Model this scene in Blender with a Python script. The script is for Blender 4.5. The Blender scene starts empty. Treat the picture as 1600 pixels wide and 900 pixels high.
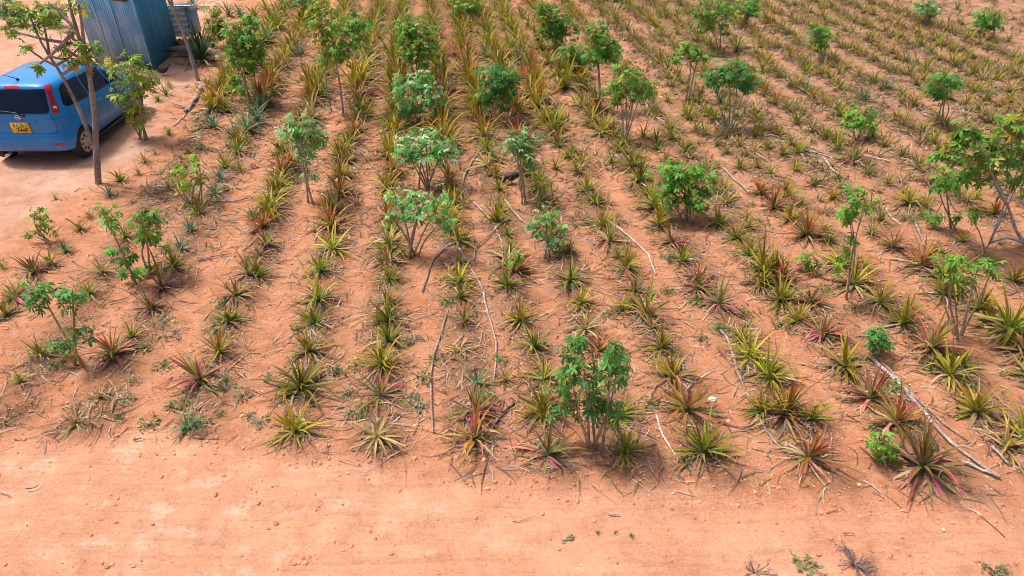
import bpy, bmesh, math, random
from mathutils import Vector, Matrix, noise
R = math.radians
rnd = random.Random(7)
S = bpy.context.scene
COL = bpy.data.collections.new("field_scene"); S.collection.children.link(COL)

# ------------------------------------------------------------------ camera model
F = 1067.0; H = 5.4; PITCH = math.atan(730 / F)
FW = Vector((0, math.cos(PITCH), -math.sin(PITCH))); UP = Vector((0, math.sin(PITCH), math.cos(PITCH)))
def ray(x, y): return FW + Vector((1, 0, 0)) * ((x - 800) / F) - UP * ((y - 450) / F)
def gpt(x, y, z=0.0):
    d = ray(x, y); t = (z - H) / d.z
    return Vector((0, 0, H)) + d * t
def vpt(x, y, b):                       # point on the upright plane through ground point b
    d = ray(x, y); return Vector((0, 0, H)) + d * (b[1] / d.y)
def proj(q):
    v = Vector(q) - Vector((0, 0, H)); z = v.dot(FW)
    return 800 + F * v.x / z, 450 - F * v.dot(UP) / z
def pxm(b): return F / (Vector(b) - Vector((0, 0, H))).dot(FW)

# ------------------------------------------------------------------ rows and terrain
RD = Vector((-0.1175, 0.993)).normalized(); RN = Vector((RD.y, -RD.x))
def rowu(p): return p[0] * RN.x + p[1] * RN.y
ROWS = [rowu(gpt(x, 690)) for x in (-20, 130, 300, 462, 590, 740, 856, 974, 1097, 1257, 1439, 1610, 1760, 1900, 2040, 2190, 2330, 2480, 2620, 2770, 2920, 3080)]
TRK = [gpt(*p) for p in ((-500, 660), (0, 668), (300, 700), (500, 712), (700, 735), (860, 762), (1100, 772), (1300, 778), (1600, 805), (2300, 850))]
def lerp_pts(pts, x):
    if x <= pts[0][0]: return pts[0][1]
    for a, b in zip(pts, pts[1:]):
        if x <= b[0]: return a[1] + (b[1] - a[1]) * (x - a[0]) / (b[0] - a[0])
    return pts[-1][1]
YARD = sorted([(gpt(x, y).y, gpt(x, y).x) for x, y in ((-90, 460), (0, 388), (60, 338), (140, 290), (195, 250), (228, 222), (252, 180), (290, 140), (318, 105), (330, 75), (300, 40))])
def sst(a, b, x):
    t = max(0.0, min(1.0, (x - a) / (b - a))); return t * t * (3 - 2 * t)
def masks(x, y):
    n = noise.noise(Vector((x * .9, y * .9, 3.1))) * .25 + noise.noise(Vector((x * 3, y * 3, 8.1))) * .10
    yt = lerp_pts(TRK, x)
    tr = 1 - sst(-.30, .22, y - yt + n)
    if y < 0: tr = 1
    xb = lerp_pts(YARD, y)
    yd = (1 - sst(-.5, .5, x - xb + n * 2.2)) * sst(YARD[0][0] - .6, YARD[0][0] + .3, y)
    u = rowu((x, y)); d = min(abs(u - r) for r in ROWS)
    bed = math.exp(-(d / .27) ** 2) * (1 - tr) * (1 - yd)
    if u > ROWS[-1] + .5 or u < ROWS[0] - .5 or y > 40: bed *= 0.2
    return tr, yd, bed
def hz(x, y, mk=None):
    tr, yd, bed = mk or masks(x, y)
    v = Vector((x, y, 0))
    h = noise.noise(v * .45) * .05 + noise.noise(v * 1.3 + Vector((5, 2, 0))) * .030
    sm = 1 - .72 * max(tr, yd)
    h += (noise.noise(v * 3.4 + Vector((1, 7, 0))) * .026 + noise.noise(v * 7.5) * .014) * sm
    h += bed * (.045 + .03 * noise.noise(v * 2.6 + Vector((9, 0, 4))))
    yt = lerp_pts(TRK, x)                                    # two faint wheel ruts along the track
    for o in (.75, 1.45):
        h -= .018 * math.exp(-((y - yt + o) / .14) ** 2) * tr
    return h
def gz(p): return Vector((p[0], p[1], hz(p[0], p[1])))
def G(x, y): return gz(gpt(x, y))

# ------------------------------------------------------------------ helpers
def link(o, parent=None):
    COL.objects.link(o)
    if parent: o.parent = parent
    return o
def tag(o, label=None, cat=None, group=None, kind=None):
    if label: o["label"] = label
    if cat: o["category"] = cat
    if group: o["group"] = group
    if kind: o["kind"] = kind
    return o
def empty(name, loc, rz=0.0, label=None, cat=None, group=None):
    o = bpy.data.objects.new(name, None); o.empty_display_size = .1
    o.location = loc; o.rotation_euler = (0, 0, rz)
    link(o); return tag(o, label, cat, group)
class MB:
    """collects faces (with an optional colour per vertex) for ONE mesh object"""
    def __init__(s): s.v = []; s.f = []; s.c = []; s.sm = True
    def add(s, vs, fs, col=(1, 1, 1)):
        n = len(s.v); s.v += [tuple(q) for q in vs]
        s.f += [tuple(i + n for i in q) for q in fs]
        if isinstance(col, list): s.c += col
        else: s.c += [col] * len(vs)
    def box(s, c, d, rot=None, col=(1, 1, 1)):
        vs = []
        for x in (-.5, .5):
            for y in (-.5, .5):
                for z in (-.5, .5):
                    q = Vector((x * d[0], y * d[1], z * d[2]))
                    if rot: q = rot @ q
                    vs.append(q + Vector(c))
        s.add(vs, [(0, 1, 3, 2), (4, 6, 7, 5), (0, 4, 5, 1), (2, 3, 7, 6), (0, 2, 6, 4), (1, 5, 7, 3)], col)
    def tube(s, pts, rads, n=6, col=(1, 1, 1), jit=0.0, cols=None, r_=rnd):
        pts = [Vector(p) for p in pts]; vs = []; cs = []
        for i, p in enumerate(pts):
            t = (pts[min(i + 1, len(pts) - 1)] - pts[max(i - 1, 0)])
            t = t.normalized() if t.length > 1e-9 else Vector((0, 0, 1))
            a = t.cross(Vector((.31, .17, .93)) if abs(t.z) < .9 else Vector((1, .1, 0))).normalized(); b = t.cross(a)
            for k in range(n):
                an = 2 * math.pi * k / n; rr = rads[i] * (1 + jit * (r_.random() - .5))
                vs.append(p + a * (math.cos(an) * rr) + b * (math.sin(an) * rr)); cs.append(cols[i] if cols else col)
        fs = [(i * n + k, i * n + (k + 1) % n, (i + 1) * n + (k + 1) % n, (i + 1) * n + k) for i in range(len(pts) - 1) for k in range(n)]
        fs.append(tuple(range(n - 1, -1, -1))); fs.append(tuple((len(pts) - 1) * n + k for k in range(n)))
        s.add(vs, fs, cs)
    def mesh(s, name, mat):
        me = bpy.data.meshes.new(name); me.from_pydata(s.v, [], s.f); me.update()
        ca = me.color_attributes.new("Col", 'FLOAT_COLOR', 'POINT')
        buf = []
        for c in s.c: buf += [c[0], c[1], c[2], 1.0]
        ca.data.foreach_set("color", buf)
        me.polygons.foreach_set("use_smooth", [s.sm] * len(me.polygons))
        me.materials.append(mat); return me
    def build(s, name, mat, parent=None):
        return link(bpy.data.objects.new(name, s.mesh(name, mat)), parent)
def spline(pts, n):
    pts = [Vector(p) for p in pts]
    if len(pts) == 2: return [pts[0].lerp(pts[1], i / n) for i in range(n + 1)]
    P = [pts[0] * 2 - pts[1]] + pts + [pts[-1] * 2 - pts[-2]]; out = []
    m = len(pts) - 1
    for i in range(n + 1):
        u = i / n * m; k = min(int(u), m - 1); t = u - k
        a, b, c, d = P[k:k + 4]
        out.append(.5 * ((2 * b) + (c - a) * t + (2 * a - 5 * b + 4 * c - d) * t * t + (3 * b - a - 3 * c + d) * t ** 3))
    return out
def vary(c, a=.15, r_=rnd):
    k = 1 + a * (r_.random() * 2 - 1)
    return tuple(max(0, q * k * (1 + .08 * (r_.random() - .5))) for q in c)
def mix(a, b, t): return tuple(p + (q - p) * t for p, q in zip(a, b))

# ------------------------------------------------------------------ materials
def newmat(name):
    m = bpy.data.materials.new(name); m.use_nodes = True
    nt = m.node_tree; b = nt.nodes["Principled BSDF"]; return m, nt, b, nt.nodes["Material Output"]
def N(nt, t, **kw):
    n = nt.nodes.new(t)
    for k, v in kw.items(): setattr(n, k, v)
    return n
def noise_node(nt, scale, detail=4, rough=.6, vec=None, obj=True):
    n = N(nt, 'ShaderNodeTexNoise'); n.inputs['Scale'].default_value = scale; n.inputs['Detail'].default_value = detail
    n.inputs['Roughness'].default_value = rough
    if vec is None:
        tc = N(nt, 'ShaderNodeTexCoord'); vec = tc.outputs['Object']
    nt.links.new(vec, n.inputs['Vector']); return n
def ramp(nt, src, stops):
    r = N(nt, 'ShaderNodeValToRGB'); e = r.color_ramp.elements
    while len(e) < len(stops): e.new(.5)
    for k, (p, c) in enumerate(stops):
        e[k].position = p; e[k].color = (c, c, c, 1) if isinstance(c, (int, float)) else (*c, 1)
    nt.links.new(src, r.inputs['Fac']); return r.outputs['Color']
def mixc(nt, fac, a, b, mode='MIX'):
    m = N(nt, 'ShaderNodeMix', data_type='RGBA', blend_type=mode)
    for sock, val in ((m.inputs[0], fac), (m.inputs[6], a), (m.inputs[7], b)):
        if hasattr(val, 'links'): nt.links.new(val, sock)
        elif isinstance(val, (int, float)): sock.default_value = val
        else: sock.default_value = (*val, 1)
    return m.outputs[2]
def math_n(nt, op, a, b):
    m = N(nt, 'ShaderNodeMath', operation=op)
    for s, v in zip(m.inputs, (a, b)):
        if hasattr(v, 'links'): nt.links.new(v, s)
        else: s.default_value = v
    return m.outputs[0]
def bump(nt, b, h, strength, dist=.02, prev=None):
    n = N(nt, 'ShaderNodeBump'); n.inputs['Strength'].default_value = strength; n.inputs['Distance'].default_value = dist
    nt.links.new(h, n.inputs['Height'])
    if prev: nt.links.new(prev, n.inputs['Normal'])
    nt.links.new(n.outputs['Normal'], b.inputs['Normal']); return n.outputs['Normal']

def leafmat(name, rough=.45, trans=.25, var=.25, hue=.03, spec=.4, sat=1.0):
    m, nt, b, out = newmat(name)
    at = N(nt, 'ShaderNodeAttribute', attribute_name="Col")
    oi = N(nt, 'ShaderNodeObjectInfo')
    hs = N(nt, 'ShaderNodeHueSaturation'); hs.inputs['Saturation'].default_value = sat
    v = N(nt, 'ShaderNodeMapRange'); v.inputs['To Min'].default_value = 1 - var * 1.35; v.inputs['To Max'].default_value = 1 + var
    nt.links.new(oi.outputs['Random'], v.inputs['Value']); nt.links.new(v.outputs[0], hs.inputs['Value'])
    w = N(nt, 'ShaderNodeMath', operation='MULTIPLY'); w.inputs[1].default_value = 7.31
    nt.links.new(oi.outputs['Random'], w.inputs[0])
    fr = N(nt, 'ShaderNodeMath', operation='FRACT'); nt.links.new(w.outputs[0], fr.inputs[0])
    h = N(nt, 'ShaderNodeMapRange'); h.inputs['To Min'].default_value = .5 - hue; h.inputs['To Max'].default_value = .5 + hue
    nt.links.new(fr.outputs[0], h.inputs['Value']); nt.links.new(h.outputs[0], hs.inputs['Hue'])
    nz = noise_node(nt, 22, 3)
    col = mixc(nt, 1.0, at.outputs['Color'], ramp(nt, nz.outputs['Fac'], [(.25, .72), (.75, 1.2)]), 'MULTIPLY')
    nt.links.new(col, hs.inputs['Color'])
    nt.links.new(hs.outputs['Color'], b.inputs['Base Color'])
    b.inputs['Roughness'].default_value = rough; b.inputs['Specular IOR Level'].default_value = spec
    if trans:
        tr = N(nt, 'ShaderNodeBsdfTranslucent'); nt.links.new(hs.outputs['Color'], tr.inputs['Color'])
        mx = N(nt, 'ShaderNodeMixShader'); mx.inputs[0].default_value = trans
        nt.links.new(b.outputs[0], mx.inputs[1]); nt.links.new(tr.outputs[0], mx.inputs[2]); nt.links.new(mx.outputs[0], out.inputs['Surface'])
    return m
M = {}
M['pine'] = leafmat('pineapple_leaf', .5, .22, .22, .014, .3, 1.12)
M['skirt'] = leafmat('lower_leaf', .6, .12, .18, .015, .25)
M['cas'] = leafmat('cassava_leaf', .48, .32, .12, .012, .3, 1.05)
M['weed'] = leafmat('weed_leaf', .6, .2, .2, .02, .3)
M['litter'] = leafmat('dry_litter', .8, 0, 0, 0, .15)
def barkmat(name, var=.2):
    m, nt, b, out = newmat(name)
    at = N(nt, 'ShaderNodeAttribute', attribute_name="Col")
    n = noise_node(nt, 45, 5); n2 = noise_node(nt, 9, 3)
    c = mixc(nt, 1.0, at.outputs['Color'], ramp(nt, n.outputs['Fac'], [(.3, .5), (.7, 1.35)]), 'MULTIPLY')
    c = mixc(nt, 1.0, c, ramp(nt, n2.outputs['Fac'], [(.35, .75), (.65, 1.15)]), 'MULTIPLY')
    nt.links.new(c, b.inputs['Base Color']); b.inputs['Roughness'].default_value = .85; b.inputs['Specular IOR Level'].default_value = .2
    bump(nt, b, n.outputs['Fac'], .6, .01); return m
M['bark'] = barkmat('stem_bark')
def soilmat():
    m, nt, b, out = newmat('red_soil')
    at = N(nt, 'ShaderNodeAttribute', attribute_name="Col")
    sp = N(nt, 'ShaderNodeSeparateColor'); nt.links.new(at.outputs['Color'], sp.inputs[0])
    trk, yard, bed = sp.outputs[0], sp.outputs[1], sp.outputs[2]
    tc = N(nt, 'ShaderNodeTexCoord'); V = tc.outputs['Object']
    nA = noise_node(nt, 1.1, 6, .65, V); nB = noise_node(nt, 5.5, 6, .7, V); nC = noise_node(nt, 38, 5, .7, V); nD = noise_node(nt, 120, 3, .7, V)
    field = mixc(nt, ramp(nt, nA.outputs['Fac'], [(.36, 0), (.66, 1)]), SOIL_A, SOIL_B)
    field = mixc(nt, ramp(nt, nB.outputs['Fac'], [(.42, 0), (.68, .75)]), field, SOIL_C)
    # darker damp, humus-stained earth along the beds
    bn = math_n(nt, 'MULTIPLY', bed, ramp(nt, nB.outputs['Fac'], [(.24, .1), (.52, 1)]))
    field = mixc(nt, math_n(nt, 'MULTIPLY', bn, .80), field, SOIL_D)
    sx0 = N(nt, 'ShaderNodeSeparateXYZ'); nt.links.new(V, sx0.inputs[0])
    fx = N(nt, 'ShaderNodeMapRange'); fx.inputs['From Min'].default_value = 1.0; fx.inputs['From Max'].default_value = 6.0; nt.links.new(sx0.outputs['X'], fx.inputs['Value'])
    fy = N(nt, 'ShaderNodeMapRange'); fy.inputs['From Min'].default_value = 8.0; fy.inputs['From Max'].default_value = 14.0; nt.links.new(sx0.outputs['Y'], fy.inputs['Value'])
    thatch = math_n(nt, 'MULTIPLY', math_n(nt, 'MULTIPLY', fx.outputs[0], fy.outputs[0]), ramp(nt, nB.outputs['Fac'], [(.34, 0), (.60, 1)]))
    field = mixc(nt, math_n(nt, 'MULTIPLY', thatch, .85), field, FARC)
    track = mixc(nt, ramp(nt, nA.outputs['Fac'], [(.35, 0), (.65, 1)]), TRACK_A, TRACK_B)
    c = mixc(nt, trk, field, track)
    yardc = mixc(nt, ramp(nt, nA.outputs['Fac'], [(.35, 0), (.65, 1)]), YARD_A, YARD_B)
    c = mixc(nt, yard, c, yardc)
    # bleached dust patches on the hard ground (left half of the track)
    mp = N(nt, 'ShaderNodeMapping'); mp.inputs['Scale'].default_value = (1, 1.6, 1); nt.links.new(V, mp.inputs['Vector'])
    nP = noise_node(nt, 2.6, 8, .72, mp.outputs[0])
    sx = N(nt, 'ShaderNodeSeparateXYZ'); nt.links.new(V, sx.inputs[0])
    left = N(nt, 'ShaderNodeMapRange'); left.inputs['From Min'].default_value = 2.6; left.inputs['From Max'].default_value = -2.6
    nt.links.new(sx.outputs['X'], left.inputs['Value'])
    pale = math_n(nt, 'MULTIPLY', math_n(nt, 'MULTIPLY', ramp(nt, nP.outputs['Fac'], [(.52, 0), (.66, 1)]), trk), left.outputs[0])
    c = mixc(nt, math_n(nt, 'MULTIPLY', pale, .72), c, PALE)
    # faint tyre streaks drawn out along the track
    mp3 = N(nt, 'ShaderNodeMapping'); mp3.inputs['Scale'].default_value = (.35, 7.0, 1); mp3.inputs['Rotation'].default_value = (0, 0, .05); nt.links.new(V, mp3.inputs['Vector'])
    nT = noise_node(nt, 2.2, 5, .65, mp3.outputs[0])
    c = mixc(nt, math_n(nt, 'MULTIPLY', trk, .8), c, mixc(nt, 1.0, c, ramp(nt, nT.outputs['Fac'], [(.35, .84), (.5, 1.0), (.68, 1.07)]), 'MULTIPLY'))
    nF = noise_node(nt, 3.2, 5, .7, V)
    c = mixc(nt, 1.0, c, ramp(nt, nF.outputs['Fac'], [(.33, .80), (.52, 1.0), (.7, 1.08)]), 'MULTIPLY')
    # grains, crumbs and thin dark scuffs that also paint in tiny relief shadows
    c = mixc(nt, 1.0, c, ramp(nt, nC.outputs['Fac'], [(.28, .72), (.5, 1.0), (.75, 1.14)]), 'MULTIPLY')
    c = mixc(nt, 1.0, c, ramp(nt, nD.outputs['Fac'], [(.3, .86), (.7, 1.10)]), 'MULTIPLY')
    mp2 = N(nt, 'ShaderNodeMapping'); mp2.inputs['Scale'].default_value = (.55, 1.5, 1); mp2.inputs['Rotation'].default_value = (0, 0, .25); nt.links.new(V, mp2.inputs['Vector'])
    nS = noise_node(nt, 16, 6, .75, mp2.outputs[0])
    c = mixc(nt, ramp(nt, nS.outputs['Fac'], [(.61, 0), (.69, .8)]), c, SCUFF_SHADE)
    nE = noise_node(nt, 62, 4, .75, mp2.outputs[0])
    c = mixc(nt, ramp(nt, nE.outputs['Fac'], [(.62, 0), (.70, .62)]), c, SCUFF_SHADE)
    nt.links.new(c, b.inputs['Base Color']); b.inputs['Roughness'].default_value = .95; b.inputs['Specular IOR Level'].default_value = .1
    hard = math_n(nt, 'SUBTRACT', 1.0, math_n(nt, 'MULTIPLY', math_n(nt, 'MAXIMUM', trk, yard), .6))
    p = bump(nt, b, math_n(nt, 'MULTIPLY', nC.outputs['Fac'], hard), .7, .03)
    p = bump(nt, b, math_n(nt, 'MULTIPLY', nS.outputs['Fac'], hard), .8, .035, p)
    bump(nt, b, nD.outputs['Fac'], .45, .012, p)
    return m
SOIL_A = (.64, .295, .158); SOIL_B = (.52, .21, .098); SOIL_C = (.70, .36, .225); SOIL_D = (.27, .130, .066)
TRACK_A = (.65, .335, .205); TRACK_B = (.55, .25, .142); YARD_A = (.60, .37, .27); YARD_B = (.48, .245, .155); PALE = (.66, .46, .34); SCUFF_SHADE = (.26, .11, .06); FARC = (.43, .265, .170)
M['soil'] = soilmat()
def plain(name, col, rough=.5, metal=0, coat=0, spec=.5, dirt=0.0, bscale=0, dirtcol=(.42, .2, .11)):
    m, nt, b, out = newmat(name)
    c = None
    n = noise_node(nt, 6, 6, .7)
    c = mixc(nt, 1.0, col, ramp(nt, n.outputs['Fac'], [(.3, .88), (.7, 1.08)]), 'MULTIPLY')
    if dirt:
        tc = N(nt, 'ShaderNodeTexCoord'); sx = N(nt, 'ShaderNodeSeparateXYZ'); nt.links.new(tc.outputs['Object'], sx.inputs[0])
        g = N(nt, 'ShaderNodeMapRange'); g.inputs['From Min'].default_value = dirt; g.inputs['From Max'].default_value = .15
        nt.links.new(sx.outputs['Z'], g.inputs['Value'])
        k = math_n(nt, 'MULTIPLY', g.outputs[0], ramp(nt, n.outputs['Fac'], [(.3, .3), (.65, 1)]))
        c = mixc(nt, math_n(nt, 'MULTIPLY', k, .8), c, dirtcol)
    nt.links.new(c, b.inputs['Base Color'])
    b.inputs['Roughness'].default_value = rough; b.inputs['Metallic'].default_value = metal; b.inputs['Coat Weight'].default_value = coat
    b.inputs['Coat Roughness'].default_value = .05; b.inputs['Specular IOR Level'].default_value = spec
    if bscale:
        n3 = noise_node(nt, bscale, 4); bump(nt, b, n3.outputs['Fac'], .5, .01)
    return m
M['carpaint'] = plain('blue_car_paint', (.002, .21, .58), .25, 0, .4, .3, dirt=.42)
M['glass'] = plain('tinted_glass', (.004, .012, .035), .06, 0, 0, .28)
M['redlens'] = plain('red_lamp_lens', (.36, .006, .022), .18, 0, .2, .4)
M['clearlens'] = plain('clear_lamp_lens', (.65, .6, .6), .15, 0, .5, .6)
M['tyre'] = plain('tyre_rubber', (.022, .021, .021), .8)
M['hubcap'] = plain('dusty_hubcap', (.50, .40, .31), .5)
M['blacktrim'] = plain('black_trim', (.015, .015, .016), .5)
M['yellowplate'] = plain('yellow_plate', (.78, .50, .02), .4)
M['chrome'] = plain('bright_metal', (.75, .75, .77), .2, 1)
M['bluesheet'] = None
def sheetmat(name, base, light, rust):
    m, nt, b, out = newmat(name)
    tc = N(nt, 'ShaderNodeTexCoord'); mp = N(nt, 'ShaderNodeMapping'); mp.inputs['Scale'].default_value = (6, 6, .35); nt.links.new(tc.outputs['Object'], mp.inputs['Vector'])
    n = noise_node(nt, 1.2, 6, .7, mp.outputs[0]); n2 = noise_node(nt, 1.3, 4, .6)
    c = mixc(nt, ramp(nt, n2.outputs['Fac'], [(.40, 0), (.62, 1)]), base, light)
    c = mixc(nt, 1.0, c, ramp(nt, n.outputs['Fac'], [(.3, .72), (.7, 1.25)]), 'MULTIPLY')
    n3 = noise_node(nt, 14, 6, .75)
    c = mixc(nt, ramp(nt, n3.outputs['Fac'], [(.62, 0), (.72, .6)]), c, rust)
    at = N(nt, 'ShaderNodeAttribute', attribute_name="Col")
    c = mixc(nt, 1.0, c, at.outputs['Color'], 'MULTIPLY')
    nt.links.new(c, b.inputs['Base Color']); b.inputs['Roughness'].default_value = .5; b.inputs['Metallic'].default_value = .15
    return m
M['bluesheet'] = sheetmat('blue_painted_sheet', (.12, .33, .53), (.28, .44, .60), (.20, .22, .26))
M['tealsheet'] = sheetmat('teal_painted_sheet', (.04, .26, .46), (.06, .33, .52), (.08, .15, .22))
M['greysheet'] = sheetmat('pale_galvanised_sheet', (.74, .74, .75), (.80, .80, .80), (.5, .46, .42))
M['bluepanel'] = plain('pale_blue_panel', (.16, .30, .44), .5)
M['timber'] = plain('dark_timber', (.13, .075, .05), .8, bscale=30)
M['greywood'] = plain('weathered_grey_wood', (.30, .25, .22), .85, bscale=30)
M['yellowplastic'] = plain('yellow_plastic', (.75, .55, .10), .4)
M['whiteplastic'] = plain('white_plastic', (.78, .78, .78), .4)
M['stone'] = plain('pale_stone', (.72, .68, .62), .8, bscale=20)
M['feather'] = plain('black_feathers', (.015, .013, .014), .6, bscale=40)
M['featherbrown'] = plain('brown_feathers', (.16, .05, .025), .6, bscale=40)
M['comb'] = plain('red_comb', (.5, .02, .02), .5)
M['hornleg'] = plain('horn_leg', (.35, .26, .12), .6)

# ------------------------------------------------------------------ ground sheet
def make_ground():
    xs = [-600, -300, -140, -70, -40, -28]; x = -21.0
    while x < 21: xs.append(x); x += .05 if abs(x) < 6 else .085
    xs += [22, 28, 40, 70, 140, 300, 600]
    ys = [-300, -120, -50, -20, -8, -3, 0, 1.2]; y = 2.2
    while y < 31: ys.append(y); y += .03 + .0055 * max(0, y - 3)
    ys += [33, 37, 45, 60, 90, 150, 300, 700]
    vs = []; cols = []
    for yy in ys:
        for xx in xs:
            mk = masks(xx, yy)
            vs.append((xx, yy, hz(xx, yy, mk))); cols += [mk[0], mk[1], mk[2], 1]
    nx = len(xs)
    fs = [(j * nx + i, j * nx + i + 1, (j + 1) * nx + i + 1, (j + 1) * nx + i) for j in range(len(ys) - 1) for i in range(nx - 1)]
    me = bpy.data.meshes.new("ground"); me.from_pydata(vs, [], fs)
    ca = me.color_attributes.new("Col", 'FLOAT_COLOR', 'POINT'); ca.data.foreach_set("color", cols)
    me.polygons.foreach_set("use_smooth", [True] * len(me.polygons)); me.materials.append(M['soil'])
    o = link(bpy.data.objects.new("ground", me))
    tag(o, "bare red soil of the field with a hard packed dirt track along the front edge", "ground", kind="structure")
make_ground()

# ------------------------------------------------------------------ pineapple plants
PAL = {  # base, middle, tip
 'g': ((.24, .33, .11), (.235, .25, .035), (.36, .23, .06)),
 'y': ((.31, .35, .12), (.32, .28, .04), (.46, .28, .08)),
 'o': ((.30, .30, .12), (.36, .23, .055), (.42, .13, .06)),
 'b': ((.20, .33, .22), (.13, .23, .12), (.22, .20, .09)),
 'r': ((.27, .31, .14), (.26, .25, .065), (.36, .15, .08)),
 'd': ((.40, .34, .18), (.46, .34, .14), (.48, .33, .17)),
 'k': ((.15, .22, .12), (.07, .14, .07), (.12, .13, .06)),
}
RED = ((.32, .12, .14), (.38, .055, .13), (.34, .15, .10)); PINK = ((.46, .22, .20), (.48, .17, .15), (.46, .27, .16))
STRAW = ((.42, .31, .16), (.46, .33, .17), (.40, .27, .15)); DEAD = ((.17, .11, .07), (.24, .15, .09), (.28, .18, .11))
OLIVE = ((.18, .18, .06), (.22, .18, .05), (.27, .17, .06))
def leaf(mb, r_, az, e0, L, w, droop, cols, seg=7, base_r=.02, base_z=.02, twist=0.0, zmin=.006, shade=.12):
    d = Vector((math.cos(az), math.sin(az), 0)); sd = Vector((-d.y, d.x, 0))
    p = Vector((0, 0, base_z)) + d * base_r
    vs = []; cs = []; az2 = az
    kv = 1 + shade * (r_.random() * 2 - 1)
    kink = r_.randint(2, seg - 1) if (seg > 4 and r_.random() < .17) else 99; ka = r_.uniform(.6, 1.7)
    for i in range(seg + 1):
        s = i / seg
        e = e0 - droop * s ** 1.6 - (ka if i > kink else 0)
        dd = Vector((math.cos(az2), math.sin(az2), 0)); sd = Vector((-dd.y, dd.x, 0))
        t = dd * math.cos(e) + Vector((0, 0, 1)) * math.sin(e)
        if i: p = p + t * (L / seg)
        if p.z < zmin: p.z = zmin + .004 * r_.random()
        az2 += twist / seg
        nrm = sd.cross(t) * -1
        ww = w * (.85 + .3 * s if s < .3 else .94 * (1 - ((s - .3) / .7) ** 1.5)) * .5
        if i == seg: ww = w * .03
        fold = ww * .45
        up = Vector((0, 0, 1)) * math.cos(e) - dd * math.sin(e)
        vs += [p + sd * ww + up * fold, p, p - sd * ww + up * fold]
        c = mix(cols[0], cols[1], min(1, s / .4)) if s < .4 else mix(cols[1], cols[2], (s - .4) / .6)
        c = tuple(q * kv for q in c); e_ = tuple(q * 1.18 for q in c)
        cs += [e_, c, e_]
    fs = []
    for i in range(seg):
        a = i * 3; fs += [(a, a + 3, a + 4, a + 1), (a + 1, a + 4, a + 5, a + 2)]
    mb.add(vs, fs, cs)
VAR = {}
def variants(kind, n=10):
    out = []
    for k in range(n):
        r_ = random.Random(hash((ord(kind), k * 17)) & 0xffff)
        P = PAL[kind]; up = MB(); low = MB()
        nu = {'g': 30, 'y': 28, 'o': 32, 'b': 18, 'r': 24, 'd': 17, 'k': 40}[kind] + r_.randint(-4, 5)
        lean = Vector((r_.gauss(0, .10), r_.gauss(0, .10)))
        for i in range(nu):
            q = (i + .5) / nu; az = i * 2.39996 + r_.gauss(0, .45)
            e0 = R(88 - 62 * q ** .85) + r_.gauss(0, .16)
            e0 += lean.x * math.cos(az) + lean.y * math.sin(az)
            L = (.48 + .54 * q ** .6) * (1 + r_.gauss(0, .22)) * (.95 if q < .8 else .85)
            dr = (.15 + .85 * q ** 1.5) * r_.uniform(.45, 1.4)
            if kind == 'd': e0 *= .72; dr *= 1.3
            c = P
            if r_.random() < .12: c = (P[0], mix(P[1], STRAW[1], .6), STRAW[2])
            if kind in 'or' and r_.random() < .36: c = (P[0], mix(P[1], PINK[1], .75), (.48, .13, .12))
            leaf(up, r_, az, e0, L, r_.uniform(.050, .072), dr, [vary(x, .24, r_) for x in c], base_r=.012 + .02 * q, base_z=.10 - .07 * q, twist=r_.gauss(0, .25))
        nl = {'g': 21, 'y': 21, 'o': 22, 'b': 11, 'r': 23, 'd': 18, 'k': 18}[kind] + r_.randint(-2, 4)
        for i in range(nl):
            az = i * 2.39996 * 1.03 + r_.gauss(0, .45)
            if kind == 'r' and i < 8: c = RED if r_.random() < .62 else PINK; e0 = R(r_.uniform(4, 34)); L = r_.uniform(.55, .85); w = r_.uniform(.06, .085)
            elif kind == 'o' and i < 3: c = PINK; e0 = R(r_.uniform(5, 35)); L = r_.uniform(.6, .85); w = .06
            else:
                x = r_.random(); c = OLIVE if x < .40 else (STRAW if x < .62 else DEAD); e0 = R(r_.uniform(-8, 22)); L = r_.uniform(.55, 1.0); w = r_.uniform(.04, .065)
            leaf(low, r_, az, e0, L, w, r_.uniform(.5, 1.5), [vary(x, .2, r_) for x in c], seg=7, base_r=.03, base_z=.05, twist=r_.gauss(0, .7))
        stump = MB()
        out.append((up.mesh('leaf_rosette', M['pine']), low.mesh('lower_leaves', M['skirt'])))
    return out
for k in PAL: VAR[k] = variants(k)

PL = []   # px, py, leaf length, kind
def T(ox, oy, txt):
    for t in txt.split(';'):
        t = t.split()
        if len(t) < 3: continue
        PL.append((ox + float(t[0]) / 4, oy + float(t[1]) / 4, float(t[2]), t[3] if len(t) > 3 else 'g'))
T(0, 450, "100 60 .45 r;30 170 .38 g;570 60 .3 y;945 150 .45 r;1020 20 .42 r;835 320 .28 g;720 430 .52 r;265 440 .38 g;1480 80 .48 r;1435 240 .42 g;1370 430 .48 y;1260 590 .58 r;140 605 .22 y;630 690 .32 d;480 850 .38 d;1180 890 .36 b")
T(400, 450, "400 110 .52 g;820 120 .44 g;370 240 .52 g;830 340 .44 g;340 420 .44 y;280 640 .72 g;790 510 .48 y;770 690 .5 r;262 918 .55 y;760 955 .48 d;1300 220 .38 r;1270 410 .36 d;1370 610 .45 b;1370 800 .48 r;1280 70 .34 g;1360 968 .52 o;1560 590 .3 d")
T(800, 450, "430 120 .4 y;840 190 .5 r;770 130 .4 g;1280 120 .52 r;1150 20 .42 r;140 400 .5 g;925 400 .44 y;1000 590 .52 y;1090 790 .62 o;185 800 .56 y;660 820 .5 g;545 420 .48 o;680 150 .32 y;1590 560 .58 g;1480 450 .46 y;225 1050 .55 r;695 1050 .44 g;1190 1050 .5 g;1560 790 .4 g")
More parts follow.
